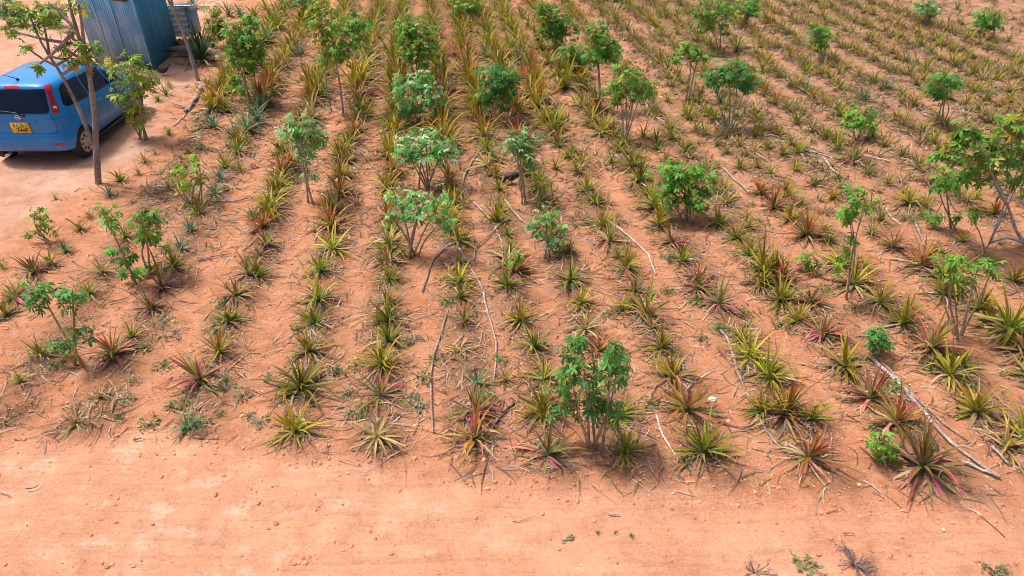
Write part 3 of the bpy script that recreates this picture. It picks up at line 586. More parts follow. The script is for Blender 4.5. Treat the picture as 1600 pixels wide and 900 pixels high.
# ------------------------------------------------------------------ lay out the pineapple plants
LOOKS = {'g': 'yellow-green', 'y': 'bright yellow', 'o': 'orange-tipped', 'b': 'blue-green', 'r': 'red-leaved', 'd': 'dry straw', 'k': 'dark'}
def place_pineapples():
    ents = []
    for (x, y, s, k) in PL:
        b = G(x, y); ents.append([x, y, s, k, b, pxm(b) * s])
    ents.sort(key=lambda e: -e[5])
    vis = [e for e in ents if -20 < e[0] < 1620 and -15 < e[1]]
    rest = vis[300:]; ents = vis[:300]
    r_ = random.Random(5)
    for e in ents:
        e.append(('large ' if e[2] > .57 else 'small ' if e[2] < .38 else 'mid-sized ') + LOOKS[e[3]])
    lms = LM + [(60, 175, "the blue car"), (220, 60, "the blue shed"), (1112, 626, "the white scrap"), (256, 110, "the black hen")]
    def sector(lx, ly, e):
        dx, dy = e[0] - lx, (e[1] - ly) * 1.3
        if abs(dx) > abs(dy): return 'left of' if dx < 0 else 'right of'
        return 'behind' if dy < 0 else 'in front of'
    ORD = ['nearest', 'second', 'third', 'fourth', 'fifth', 'sixth', 'seventh', 'eighth', 'ninth', 'tenth']
    def rank(e, lm):
        sc = sector(lm[0], lm[1], e); d0 = math.hypot(e[0] - lm[0], e[1] - lm[1])
        return sc, sum(1 for o in ents if o is not e and o[6] == e[6] and sector(lm[0], lm[1], o) == sc and math.hypot(o[0] - lm[0], o[1] - lm[1]) < d0)
    used = set()
    for e in ents:
        cand = []
        for lm in lms:
            d = math.hypot(e[0] - lm[0], e[1] - lm[1])
            if d > 420: continue
            sc, rk = rank(e, lm); cand.append((rk * 60 + d, rk, sc, lm))
        cand.sort(key=lambda c: c[0])
        lab = None
        for _, rk, sc, lm in cand:
            if rk >= len(ORD): continue
            w = "%s %s pineapple %s %s" % ('nearest' if rk == 0 else ORD[rk], e[6], sc, lm[2])
            if w not in used: lab = w; break
        used.add(lab)
        root = empty('pineapple_plant', e[4] - Vector((0, 0, .012)), r_.uniform(0, 6.283), lab or e[6] + " pineapple plant in the rows", 'pineapple plant', 'pineapple plants growing in rows')
        up, low = VAR[e[3]][r_.randrange(len(VAR[e[3]]))]
        s = e[2] * (.93 + .07 * sst(420, 200, e[1])) * r_.uniform(.88, 1.14)
        tilt = (r_.gauss(0, .13), r_.gauss(0, .13))
        for me, nm in ((up, 'leaf_rosette'), (low, 'lower_leaves')):
            o = bpy.data.objects.new(nm, me); link(o, root); o.scale = (s, s, s * r_.uniform(.82, 1.2))
            if nm == 'leaf_rosette': o.rotation_euler = (tilt[0], tilt[1], 0)
        if r_.random() < .28:                                 # an offshoot leaning out of the base
            a = r_.uniform(0, 6.283); o = bpy.data.objects.new('side_shoot', r_.choice(VAR[e[3]])[0]); link(o, root)
            k = s * r_.uniform(.42, .68); o.scale = (k, k, k); o.location = (math.cos(a) * .22 * s, math.sin(a) * .22 * s, 0); o.rotation_euler = (-math.sin(a) * .35, math.cos(a) * .35, a)
    # the smallest, farthest plants past the three hundredth
    if rest:
        mb = MB(); r2 = random.Random(8)
        for e in rest:
            P = PAL[e[3]]; off = e[4]
            q = MB()
            for i in range(20):
                c = P if i < 14 else (OLIVE if i % 2 else STRAW)
                leaf(q, r2, i * 2.4, R(85 - 75 * i / 20), r2.uniform(.6, 1), .07, r2.uniform(.2, 1.1), [vary(x, .15, r2) for x in c], seg=5)
            mb.add([Vector(v) * e[2] + off for v in q.v], q.f, q.c)
        tag(mb.build('young_pineapples', M['pine']), "scattered small young pineapple tufts filling the far rows", "pineapple tufts", kind='stuff')
    return ents
ENT = place_pineapples()

# the big dark rosette by the shed
def dark_rosette():
    root = empty('agave_plant', G(316, 97), .4, "big dark green spiky rosette between the shed corner and the pineapple rows", 'agave')
    for me, nm in zip(VAR['k'][0], ('leaf_rosette', 'lower_leaves')):
        o = bpy.data.objects.new(nm, me); link(o, root); o.scale = (1.15, 1.15, 1.25)
dark_rosette()

# ------------------------------------------------------------------ fallen sticks
def stick(pts, w, label, col=(.34, .25, .20), name='fallen_stick', cat='stick', n=14, lift=.0, twigs=None, grp='cassava sticks lying on the soil'):
    r_ = random.Random(int(pts[0][0] * 13 + pts[0][1]))
    q = spline([gpt(*p) for p in pts], n); k = pxm(q[n // 2]); rad = w / k / 2 * .78
    o = gz(q[0]); mb = MB()
    P = []
    for i, p in enumerate(q):
        z = max(hz(p.x, p.y), .5 * hz(p.x, p.y) + .02)
        P.append(Vector((p.x - o.x + r_.gauss(0, rad * .16), p.y - o.y + r_.gauss(0, rad * .16), z - o.z + rad * (.80 + .30 * math.sin(i * .9 + pts[0][0])) + lift)))
    mb.tube(P, [rad * (1 - .4 * i / n) * (1.0 + .08 * ((i * 5) % 3 == 0)) for i in range(n + 1)], 8, jit=.25, cols=[vary(mix(col, (.46, .40, .37), .35 + .35 * math.sin(i * 2.2 + pts[0][0])), .14, r_) for i in range(n + 1)], r_=r_)
    for (i, dx, dy) in (twigs or []):
        a = P[i]; mb.tube([a, a + Vector((dx * .5, dy * .5, .03)), a + Vector((dx, dy, .02))], [rad * .6, rad * .5, rad * .3], 6, vary(col, .1, r_), r_=r_)
    ob = mb.build(name, M['bark']); ob.location = o
    return tag(ob, label, cat, grp)
GREY = (.40, .33, .31); BRN = (.28, .17, .13); PALEW = (.56, .46, .40); DRK = (.10, .065, .05); RBR = (.33, .20, .15)
stick([(700, 488), (690, 520), (676, 568), (673, 602), (677, 680)], 4.5, "long thin curved stick lying upright between rows below the centre", RBR)
stick([(755, 460), (762, 490), (775, 540), (772, 600)], 4.5, "grey stick curving down just right of the long thin one at centre", GREY)
stick([(755, 235), (730, 267), (722, 300), (727, 312)], 4, "bowed stick right of the flat-topped pale cassava", RBR)
stick([(740, 317), (765, 345), (782, 377), (786, 410)], 4, "longer of two sticks that cross beside the open silvery cassava", GREY)
stick([(797, 345), (770, 367), (745, 390), (741, 412)], 3.5, "curved brown stick lying across the longer crossed one", BRN, lift=.02)
stick([(712, 386), (684, 402), (672, 422), (660, 460)], 4.5, "brown stick bending down in front of the open silvery cassava", BRN)
stick([(717, 392), (735, 422), (750, 447), (755, 458)], 3.5, "short pale stick meeting the top of the grey central stick", PALEW)
stick([(947, 347), (980, 372), (1010, 400), (1024, 432)], 5, "smooth pale grey bowed pole left of the rounded right-centre cassava", PALEW)
stick([(1125, 520), (1138, 537), (1150, 582), (1167, 622), (1192, 672), (1230, 720)], 6.5, "long dark grey pole running towards the track right of the white scrap", BRN, name='fallen_pole', cat='pole', n=20)
stick([(1025, 652), (1033, 680), (1048, 706), (1060, 725)], 4.5, "short bleached white stick near the track right of the dense cassava", (.66, .58, .54))
stick([(1355, 557), (1392, 595), (1440, 647), (1465, 678), (1500, 708), (1545, 742), (1562, 749)], 8.5, "thickest long grey pole slanting to the lower right corner", GREY, name='fallen_pole', cat='pole', n=22)
stick([(1375, 567), (1412, 610), (1467, 660), (1510, 692)], 5.5, "thinner brown pole lying alongside the thickest grey one", BRN, name='fallen_pole', cat='pole', n=18)
stick([(1500, 725), (1532, 738), (1558, 748)], 7, "short pale log meeting the lower end of the thickest pole", PALEW, name='fallen_log', cat='log')
stick([(1550, 700), (1562, 715), (1575, 728)], 6, "short grey log piece right of the thickest pole near the corner", GREY, name='fallen_log', cat='log', n=8)
stick([(1242, 235), (1270, 241), (1300, 250)], 4, "straight pale stick in the upper of the right-hand branch heap", PALEW)
stick([(1215, 205), (1230, 218), (1262, 232), (1305, 252)], 4.5, "long brown branch slanting through the right-hand branch heap", RBR)
stick([(1342, 244), (1365, 250), (1390, 256)], 4.5, "whitish stick lying level right of the branch heap", PALEW)
stick([(1287, 250), (1300, 268), (1320, 281)], 5, "thick pale stick at the near end of the branch heap", PALEW)
stick([(1275, 252), (1292, 270), (1315, 284)], 3, "thin bent stick left of the thick pale one in the branch heap", GREY)
stick([(1385, 325), (1390, 338), (1407, 353)], 3.5, "small white forked stick right of the tall wispy cassava", (.66, .6, .56), twigs=[(4, .05, .12)])
stick([(1430, 350), (1436, 368), (1443, 388)], 6, "short thick brown log below the thin broad-leaved cassava", RBR, name='fallen_log', cat='log')
stick([(1130, 266), (1148, 284), (1170, 303)], 4, "straight stick right of the rounded right-centre cassava", GREY)
stick([(1110, 275), (1118, 290), (1127, 304)], 5, "grey twig bundle touching the rounded right-centre cassava", GREY, twigs=[(3, .1, -.1), (6, .12, -.05), (9, -.1, .1)])
stick([(1105, 177), (1118, 195), (1135, 213), (1155, 228), (1198, 255)], 4, "long curved pale stick below the umbrella-shaped dark cassava", PALEW, n=18)
stick([(1007, 162), (1018, 182), (1040, 196), (1077, 208)], 4, "bowed pale stick right of the layered-crown cassava", PALEW)
stick([(905, 118), (915, 124), (930, 132)], 3, "small curved stick under the tucked low cassava", RBR)
stick([(832, 120), (845, 130), (862, 142)], 4, "pale stick in the furrow right of the dome-shaped dark cassava", PALEW)
stick([(1022, 55), (1034, 59), (1048, 64)], 4, "brown stick left of the forked cassava's crown", BRN)
stick([(897, 225), (900, 245), (910, 261)], 3, "thin upright-lying twig in the furrow below the single-trunked cassava", BRN)
stick([(790, 315), (800, 330), (816, 348)], 4.5, "pale stick just below the dark hen", PALEW)
stick([(330, 320), (360, 317), (396, 312)], 4, "level dark stick right of the sparse yellowish cassava", BRN)
stick([(802, 634), (782, 652), (768, 676)], 8, "blackened log lying between two red pineapples near the track", DRK, name='fallen_log', cat='log')
stick([(315, 141), (308, 155), (300, 168), (291, 180)], 9, "thick pale log on bare soil in front of the leaning bare trunk", (.34, .27, .24), name='fallen_log', cat='log', twigs=[(12, -.5, .35), (11, .1, -.25)])
stick([(290, 183), (282, 192), (272, 201)], 3, "thin curved twig below the thick pale log", PALEW)
stick([(362, 109), (355, 125), (347, 142)], 4.5, "slim log leaning down the bed left of the round cassava", GREY)
stick([(950, 805), (958, 806), (968, 807)], 3.5, "short white stick alone in the middle of the dirt track", (.68, .62, .62), n=6)
stick([(1317, 836), (1324, 835), (1332, 836)], 2.6, "short dark twig on the track left of the white pebble", DRK, n=6)
stick([(1290, 804), (1298, 801), (1308, 800)], 2.6, "short grey twig on the track below the orange-tipped pineapple", GREY, n=6)
stick([(-4, 766), (6, 769), (15, 774)], 3, "pale bent twig on the track at the left edge of the picture", PALEW, n=6)
stick([(800, 818), (815, 816), (832, 810)], 1.8, "thin brown curved twig on the track at bottom centre", BRN, n=8)
stick([(40, 765), (55, 763), (62, 758)], 2.6, "dark twig on the track near the left edge", DRK, n=6)
stick([(210, 690), (216, 688), (222, 688)], 4, "dark stub of wood where the track meets the bed at left", DRK, n=6)
stick([(1362, 774), (1372, 776), (1380, 782)], 2, "thin twig left of the red pineapple at the track edge", BRN, n=6)
stick([(1455, 640), (1480, 650), (1500, 655)], 2.2, "thin brown twig right of the thinner pole", BRN, n=8)
stick([(310, 410), (335, 402), (362, 398)], 2.6, "brown twig in the litter right of the short upright cassava", BRN, n=8)
stick([(380, 395), (400, 378), (420, 360)], 3, "brown twig by the red plant in the fourth row", BRN, n=8)
stick([(45, 500), (55, 493), (68, 489)], 3, "forked grey twig left of the leggy dark cassava", GREY, n=8, twigs=[(4, .05, .1)])
stick([(170, 475), (187, 471), (203, 466)], 3, "brown twig behind the leggy dark cassava", BRN, n=8)

# ------------------------------------------------------------------ small weeds
def near_lm(x, y, cat):
    return sorted(LM, key=lambda l: math.hypot(l[0] - x, l[1] - y))
def weeds():
    pts = []
    def W(ox, oy, txt):
        for t in txt.split(';'):
            a = t.split(); pts.append((ox + float(a[0]) / 4, oy + float(a[1]) / 4, float(a[2]), a[3] if len(a) > 3 else 'g'))
    W(0, 450, "1020 490 .14 g;790 700 .11 p;745 810 .08 g;930 860 .12 g;470 765 .09 p;1070 750 .08 g;1160 720 .13 g;910 385 .10 g;1360 285 .2 g;1100 290 .16 p;1030 230 .16 p;1400 120 .17 g;1410 630 .17 g;1520 680 .12 p;1380 805 .06 g;1560 810 .07 g;1240 890 .15 g;360 500 .1 g;840 590 .08 p")
    W(400, 450, "265 275 .1 g;625 495 .1 g;515 540 .11 g;960 680 .11 p;950 740 .1 p;1040 750 .1 p;1130 455 .11 g;1530 460 .1 g;1045 580 .11 g;660 800 .12 g;580 800 .08 p;25 850 .1 p;80 560 .08 p;1440 705 .13 g;575 680 .1 p;1010 320 .08 p;1200 105 .12 g;945 340 .1 p")
    W(800, 450, "615 170 .13 g;860 730 .13 g;1180 330 .11 p;1290 260 .14 g;1150 100 .13 g;1440 170 .14 g;840 50 .13 g;1470 240 .09 p;965 30 .1 g;350 20 .1 g")
    W(1200, 450, "85 230 .14 g;540 130 .14 g;1010 510 .14 g;350 15 .14 g;800 660 .13 g;1250 640 .14 g;670 890 .1 g")
    W(800, 225, "640 490 .2 k;430 490 .24 k;980 725 .13 g;1550 500 .16 g;1340 290 .12 g;1280 145 .18 g;710 655 .08 g")
    W(800, 675, "540 640 .03 g;645 635 .025 p;745 655 .03 g;1075 190 .08 p")
    W(1200, 225, "360 430 .2 k;1450 630 .16 g;870 460 .22 k;1000 350 .2 k")
    W(0, 225, "1010 180 .12 g;260 30 .1 g")
    ents = [list(p) for p in pts]
    COLS = {'g': ((.06, .17, .04), (.12, .27, .06)), 'p': ((.20, .26, .13), (.34, .38, .22)), 'k': ((.10, .13, .05), (.16, .18, .07))}
    NM = {'g': 'green', 'p': 'pale grey-green', 'k': 'wispy olive'}
    for i, e in enumerate(ents):
        e.append(('tiny ' if e[2] < .095 else 'small ' if e[2] < .15 else 'wide ') + NM[e[3]])
    ORD = ['nearest', 'second nearest', 'third nearest', 'fourth nearest', 'fifth nearest', 'sixth nearest', 'seventh nearest']
    extra = [(1112, 626, 'the white scrap'), (1473, 829, 'the white pebble'), (958, 806, 'the white track stick'), (315, 605, 'the magenta pineapple')]
    used = set(); r_ = random.Random(44)
    for e in ents:
        best = []
        for lm in LM + extra:
            d = math.hypot(e[0] - lm[0], e[1] - lm[1])
            rk = sum(1 for o in ents if o is not e and o[4] == e[4] and math.hypot(o[0] - lm[0], o[1] - lm[1]) < d)
            best.append((rk * 70 + d, rk, lm))
        best.sort(key=lambda b: b[0]); lab = None
        for _, rk, lm in best:
            if rk > 6: continue
            w = "%s weed, %s of its kind to %s" % (e[4], ORD[rk], lm[2])
            if w not in used: lab = w; break
        used.add(lab)
        b = G(e[0], e[1]); mb = MB(); s = e[2] * 1.1; cs = COLS[e[3]]
        if e[3] == 'k':
            for k in range(60):
                leaf(mb, r_, r_.uniform(0, 6.28), R(r_.uniform(5, 60)), s * r_.uniform(.5, 1.1), .012, r_.uniform(.3, 1.4), [vary(cs[0]), vary(cs[1]), vary((.25, .2, .1))], seg=3, base_r=s * r_.random() * .6)
        else:
            for k in range(int(26 + 130 * e[2])):
                a = r_.uniform(0, 6.28); rr = s * math.sqrt(r_.random()) * .8; hgt = s * .75 * r_.random() * (1 - (rr / s) ** 2) + .012
                p = Vector((math.cos(a) * rr, math.sin(a) * rr, hgt)); d = Vector((math.cos(a + r_.gauss(0, .6)), math.sin(a + r_.gauss(0, .6)), r_.uniform(-.3, .5))).normalized()
                L = r_.uniform(.025, .05) * min(1, e[2] / .11); sd = Vector((-d.y, d.x, r_.gauss(0, .3))) * L * .3
                c = vary(mix(cs[0], cs[1], r_.random()), .2, r_)
                mb.add([p, p + d * L * .5 + sd, p + d * L - Vector((0, 0, .006)), p + d * L * .5 - sd, Vector((.002, 0, 0)), Vector((-.002, .001, 0)), p + sd * .12], [(0, 1, 2), (0, 2, 3), (4, 0, 6), (5, 0, 4)], c)
            for k in range(5):
                a = r_.uniform(0, 6.28); mb.tube([(0, 0, 0), (math.cos(a) * s * .4, math.sin(a) * s * .4, s * .4)], [.003, .002], 4, (.2, .2, .1))
        o = mb.build('weed', M['weed']); o.location = b
        tag(o, lab or e[4] + " weed on bare soil", 'weed', 'small weeds on the bare soil')
weeds()
def dead_weed(px, py, s, label, col, n=14, leaves=0):
    r_ = random.Random(int(px)); b = G(px, py); mb = MB()
    for k in range(n):
        a = r_.uniform(0, 6.28); L = s * r_.uniform(.5, 1.1); e = r_.uniform(.15, .9)
        p = Vector((0, 0, 0)); P = [p]
        for j in range(5):
            a += r_.gauss(0, .35); e += r_.gauss(0, .2)
            p = p + Vector((math.cos(a) * math.cos(e), math.sin(a) * math.cos(e), abs(math.sin(e)) * .8)) * L / 5; P.append(p)
            if j > 1:
                for _ in range(3):
                    d = Vector((r_.gauss(0, 1), r_.gauss(0, 1), r_.gauss(.2, .7))).normalized() * L * .17
                    mb.tube([p, p + d], [.003, .0015], 4, vary(col, .2, r_))
        mb.tube(P, [.006, .005, .005, .004, .003, .002], 5, vary(col, .2, r_))
    for k in range(leaves):
        q = r_.choice(mb.v); p = Vector(q); d = Vector((r_.gauss(0, 1), r_.gauss(0, 1), r_.gauss(0, .5))).normalized() * .03; sd = Vector((-d.y, d.x, .004)) * .4
        mb.add([p, p + d * .5 + sd, p + d, p + d * .5 - sd], [(0, 1, 2), (0, 2, 3)], vary((.30, .30, .12), .25, r_))
    o = mb.build('dead_weed', M['weed']); o.location = b
    tag(o, label, 'weed', 'dry weeds along the bottom edge')
dead_weed(1180, 893, .20, "bare branching dead weed on the track at the bottom edge", (.36, .28, .20), 10)
dead_weed(1264, 888, .17, "yellowish leafy dry weed right of the bare branching one", (.34, .30, .14), 10, 110)
dead_weed(1335, 880, .22, "tangled purple-grey dead weed at the bottom edge", (.26, .22, .22), 22)
dead_weed(1556, 893, .13, "low green-tinged dry weed near the bottom right corner", (.24, .2, .1), 12, 90)
dead_weed(890, 845, .08, "small brown dry sprig on the track below the dense cassava", (.24, .17, .10), 8, 20)

# ------------------------------------------------------------------ leaf litter, twigs and soil crumbs (uncountable)
def litter():
    r_ = random.Random(23); mb = MB(); n = 0
    pal = [(.46, .33, .20), (.50, .38, .24), (.26, .17, .11), (.16, .10, .07), (.32, .24, .20), (.26, .20, .06), (.20, .15, .05), (.27, .20, .17), (.13, .08, .06), (.22, .10, .06), (.17, .10, .08), (.34, .26, .21), (.20, .12, .07), (.13, .09, .05), (.50, .40, .27), (.36, .27, .17)]
    def strip(p, L, w, a, cv):
        q = Vector((p[0], p[1], 0)); vs = []; c = vary(r_.choice(pal), .2, r_)
        bend = r_.gauss(0, .55); arch = abs(r_.gauss(0, .02)); sg = 3 if L < .1 else 4
        for i in range(sg + 1):
            s = i / sg; ww = w * (1 - s * .85) * .5
            h = hz(q.x, q.y) + .005 + arch * math.sin(s * math.pi) + .003 * r_.random()
            sd = Vector((-math.sin(a), math.cos(a), r_.gauss(0, .3)))
            vs += [Vector((q.x, q.y, h)) + sd * ww, Vector((q.x, q.y, h)) - sd * ww]
            q = q + Vector((math.cos(a), math.sin(a), 0)) * L / sg; a += bend / sg
        mb.add(vs, [(2 * i, 2 * i + 2, 2 * i + 3, 2 * i + 1) for i in range(sg)], c)
    # strips shed around each plant
    for e in ENT:
        b = e[4]; far = b.y > 15
        for k in range(int((30 if far else 46) * (e[2] / .45))):
            d = abs(r_.gauss(0, .24)) + .03; a = r_.uniform(0, 6.283)
            if masks(b.x + math.cos(a) * d, b.y + math.sin(a) * d)[0] > .25: continue
            strip((b.x + math.cos(a) * d, b.y + math.sin(a) * d), r_.uniform(.06, .30) * (.6 + e[2]), r_.uniform(.008, .022), r_.uniform(0, 6.283), 0)
    # thatch along the beds, thicker towards the back and the right
    cnt = 0
    while cnt < 70000:
        x = r_.uniform(-16, 19); y = 3 + 24 * r_.random() ** 1.15
        px, py = proj((x, y, 0))
        if not (-40 < px < 1640 and -40 < py < 940): continue
        tr, yd, bed = masks(x, y)
        cl = noise.noise(Vector((x * .8, y * .8, 11))) + .6 * noise.noise(Vector((x * 2.3, y * 2.3, 4)))
        pr = (.10 + 1.15 * bed) * (1 - tr) * (1 - .95 * yd) * (.36 + 1.6 * max(0, cl + .12))
        if px > 900 and py < 300: pr = max(pr, (.13 + .55 * bed + .45 * max(0, cl + .1)) * (1 - yd))
        if 240 < px < 350 and 285 < py < 410: pr = 1
        if 290 < px < 520 and 70 < py < 300: pr = max(pr, .10 + .6 * bed + .6 * max(0, cl + .15)) * (1 - yd)
        if r_.random() > pr: continue
        cnt += 1
        fine = r_.random() < .6; wk = 1 + 1.6 * sst(420, 120, py)
        strip((x, y), r_.uniform(.03, .13) * (wk ** .5) if fine else r_.uniform(.1, .40), (r_.uniform(.004, .010) if fine else r_.uniform(.006, .018)) * wk, r_.uniform(0, 6.283), 0)
    cnt = 0
    while cnt < 220:       # odd bits blown on to the track
        x = r_.uniform(-6, 6.5); y = r_.uniform(3, 6); tr, yd, bed = masks(x, y)
        if tr < .5: continue
        if r_.random() > (.9 if y > lerp_pts(TRK, x) - .5 else .25): continue
        cnt += 1; strip((x, y), r_.uniform(.01, .045), r_.uniform(.002, .006), r_.gauss(.2, .9), 0)
    tag(mb.build('leaf_litter', M['litter']), "dry pineapple leaves and twigs littering the beds", "leaf litter", kind='stuff')
    # crumbs of earth
    ico = bmesh.new(); bmesh.ops.create_icosphere(ico, subdivisions=1, radius=1); iv = [v.co.copy() for v in ico.verts]; jf = [[v.index for v in f.verts] for f in ico.faces]; ico.free()
    mb = MB(); cnt = 0
    while cnt < 14000:
        y = 3 + 13 * r_.random() ** 1.8; x = r_.uniform(-9, 9)
        px, py = proj((x, y, 0))
        if not (-20 < px < 1620 and py < 920): continue
        tr, yd, bed = masks(x, y)
        pr = (.35 + .5 * max(0, noise.noise(Vector((x * 1.3, y * 1.3, 2))) * 2)) * (1 - .9 * yd)
        if tr > .5: pr *= .30
        if abs(y - lerp_pts(TRK, x) - .15) < .35: pr = .8
        if r_.random() > pr: continue
        cnt += 1
        s = min(.024, .004 + .0055 * r_.expovariate(1)); o = Vector((x, y, hz(x, y) + s * .15))
        sc = Vector((r_.uniform(.7, 1.4), r_.uniform(.7, 1.4), r_.uniform(.45, .8))) * s
        c = vary(mix(SOIL_A, SOIL_B, r_.random()) if r_.random() < .8 else SOIL_C, .15, r_)
        mb.add([o + Vector((v.x * sc.x, v.y * sc.y, v.z * sc.z)) * r_.uniform(.75, 1.2) for v in iv], jf, c)
    mb.sm = False
    tag(mb.build('soil_crumbs', M['litter']), "loose crumbs of red earth scattered over the ground", "soil crumbs", kind='stuff')
litter()
def dry_tufts():
    r_ = random.Random(61); mb = MB(); cnt = 0
    while cnt < 3000:
        x = r_.uniform(-9, 19); y = r_.uniform(9, 27); px, py = proj((x, y, 0))
        if not (-20 < px < 1640 and -30 < py < 330): continue
        tr, yd, bed = masks(x, y)
        cl = noise.noise(Vector((x * .7, y * .7, 21)))
        pr = .34 * bed + ((.25 + .75 * bed) * max(0, cl + .3) * sst(760, 1050, px) * sst(360, 220, py)) + .12 * sst(160, 60, py)
        if r_.random() > pr * (1 - yd): continue
        cnt += 1; q = MB(); s = r_.uniform(.12, .34); b = Vector((x, y, hz(x, y)))
        for k in range(13):
            c = r_.choice(((.32, .27, .08), (.40, .31, .13), (.24, .22, .06), (.46, .36, .19), (.22, .14, .08)))
            leaf(q, r_, r_.uniform(0, 6.283), R(r_.uniform(5, 85)), s * r_.uniform(.5, 1.1), r_.uniform(.014, .03), r_.uniform(.2, 1.5), [vary(c, .2, r_)] * 3, seg=3, base_r=s * .15)
        mb.add([Vector(v) + b for v in q.v], q.f, q.c)
    tag(mb.build('dry_grass', M['weed']), "dry olive and straw coloured grass tufts between the far rows", "dry grass", kind='stuff')
dry_tufts()

# ------------------------------------------------------------------ shed
def corr(mb, a, b, z0, z1, amp=.012, pitch=.076, th=.004, nz=2, horiz=False, tint=None):
    """corrugated sheet wall from ground point a to b (front and back skin)"""
    a = Vector(a); b = Vector(b); L = (b - a).length; d = (b - a).normalized(); n = Vector((d.y, -d.x, 0))
    r_ = random.Random(3)
    if not horiz:
        k = int(L / pitch * 8); us = [i / k * L for i in range(k + 1)]
        vs = []; cs = []
        for u in us:
            o = amp * math.sin(u / pitch * 2 * math.pi)
            t = tint(u) if tint else 1
            for z in (z0, z1):
                for s in (1, -1):
                    vs.append(a + d * u + n * (o + s * th) + Vector((0, 0, z))); cs.append((t, t, t))
        fs = []
        for i in range(len(us) - 1):
            q = i * 4; fs += [(q, q + 4, q + 6, q + 2), (q + 1, q + 3, q + 7, q + 5), (q + 2, q + 6, q + 7, q + 3), (q, q + 1, q + 5, q + 4)]
        e = (len(us) - 1) * 4; fs += [(0, 2, 3, 1), (e, e + 1, e + 3, e + 2)]
        mb.add(vs, fs, cs)
    else:
        k = int((z1 - z0) / pitch * 8); vs = []
        for i in range(k + 1):
            z = z0 + (z1 - z0) * i / k; o = amp * math.sin((z - z0) / pitch * 2 * math.pi)
            for u in (0, L):
                for s in (1, -1): vs.append(a + d * u + n * (o + s * th) + Vector((0, 0, z)))
        fs = []
        for i in range(k):
            q = i * 4; fs += [(q, q + 2, q + 6, q + 4), (q + 1, q + 5, q + 7, q + 3), (q + 2, q + 3, q + 7, q + 6), (q, q + 4, q + 5, q + 1)]
        e = k * 4; fs += [(0, 1, 3, 2), (e, e + 2, e + 3, e + 1)]
        mb.add(vs, fs)
def shed():
    A = gpt(150, 98); B = gpt(240, 112); Cc = gpt(279, 75); z0 = .0; h = 2.35
    o = Vector((B.x, B.y, hz(B.x, B.y) - .04))
    A = A - B; Cc = Cc - B; Bz = Vector((0, 0, 0)); D = A + Cc
    A.z = Cc.z = D.z = 0
    root = empty('shed', o, 0, "blue corrugated iron shed standing behind the parked car", 'shed')
    def wall(nm, p, q, h1, mat, seams):
        def tint(u):
            k = 1.0
            for i, s in enumerate(seams):
                if u > s: k = (1.0, .95, 1.04, .97, 1.02)[i % 5]
            return k
        mb = MB(); corr(mb, p, q, 0, h1, tint=tint)
        w = mb.build(nm, mat, root)
        d = (q - p).normalized(); n = Vector((d.y, -d.x, 0))
        lap = MB()
        for s in seams: lap.box(p + d * s + n * .013 + Vector((0, 0, h1 / 2)), (.006, .05, h1 - .01), Matrix(((d.x * 0 + n.x, d.x, 0), (n.y, d.y, 0), (0, 0, 1))).to_3x3())
        for s in seams:
            for k in range(9): lap.box(p + d * (s + .02) + n * .023 + Vector((0, 0, .15 + k * .25)), (.012, .012, .012))
        if seams: lap.build('sheet_lap', mat, w)
        return w
    wall('wall', A, Bz, h, M['bluesheet'], [.62, 1.24])
    wall('wall', Bz, Cc, h, M['tealsheet'], [.7, 1.4])
    wall('wall', Cc, D, h + .35, M['bluesheet'], [])
    wall('wall', D, A, h, M['bluesheet'], [])
    tr = MB()
    ed = MB(); ed.box(Vector((.004, -.02, h / 2)), (.045, .035, h - .01)); ed.build('corner_trim', M['bluesheet'], root)
    pu = MB(); d = (Bz - A).normalized(); n = Vector((d.y, -d.x, 0)); rot = Matrix(((d.x, n.x, 0), (d.y, n.y, 0), (0, 0, 1)))
    pu.box(A.lerp(Bz, .80) + n * .09 + Vector((0, 0, 1.78)), (.62, .07, .07), rot); pu.build('timber_rail', M['timber'], root)
    bb = MB(); bb.box(A.lerp(Bz, .74) + n * .10 + Vector((0, 0, .10)), (1.0, .035, .16), rot); bb.build('base_board', M['greywood'], root)
    # roof sheet with an overhang, sloping up to the back
    rf = MB(); k = 120
    vs = []
    e1 = (A - Bz).normalized(); e2 = (Cc - Bz).normalized(); LA = (A - Bz).length + .5; LC = (Cc - Bz).length + .5
    for i in range(k + 1):
        u = -.25 + LA * i / k
        for v, z in ((-.25, h + .02), (LC - .25, h + .40)):
            for s in (0, .01): vs.append(Bz + e1 * u + e2 * v + Vector((0, 0, z + s + .014 * math.sin(u / .076 * 6.283))))
    fs = []
    for i in range(k):
        q = i * 4; fs += [(q, q + 4, q + 6, q + 2), (q + 1, q + 3, q + 7, q + 5), (q, q + 1, q + 5, q + 4), (q + 2, q + 6, q + 7, q + 3)]
    rf.add(vs, fs + [(0, 2, 3, 1), (k * 4, k * 4 + 1, k * 4 + 3, k * 4 + 2)]); rf.build('roof', M['greysheet'], root)
shed()
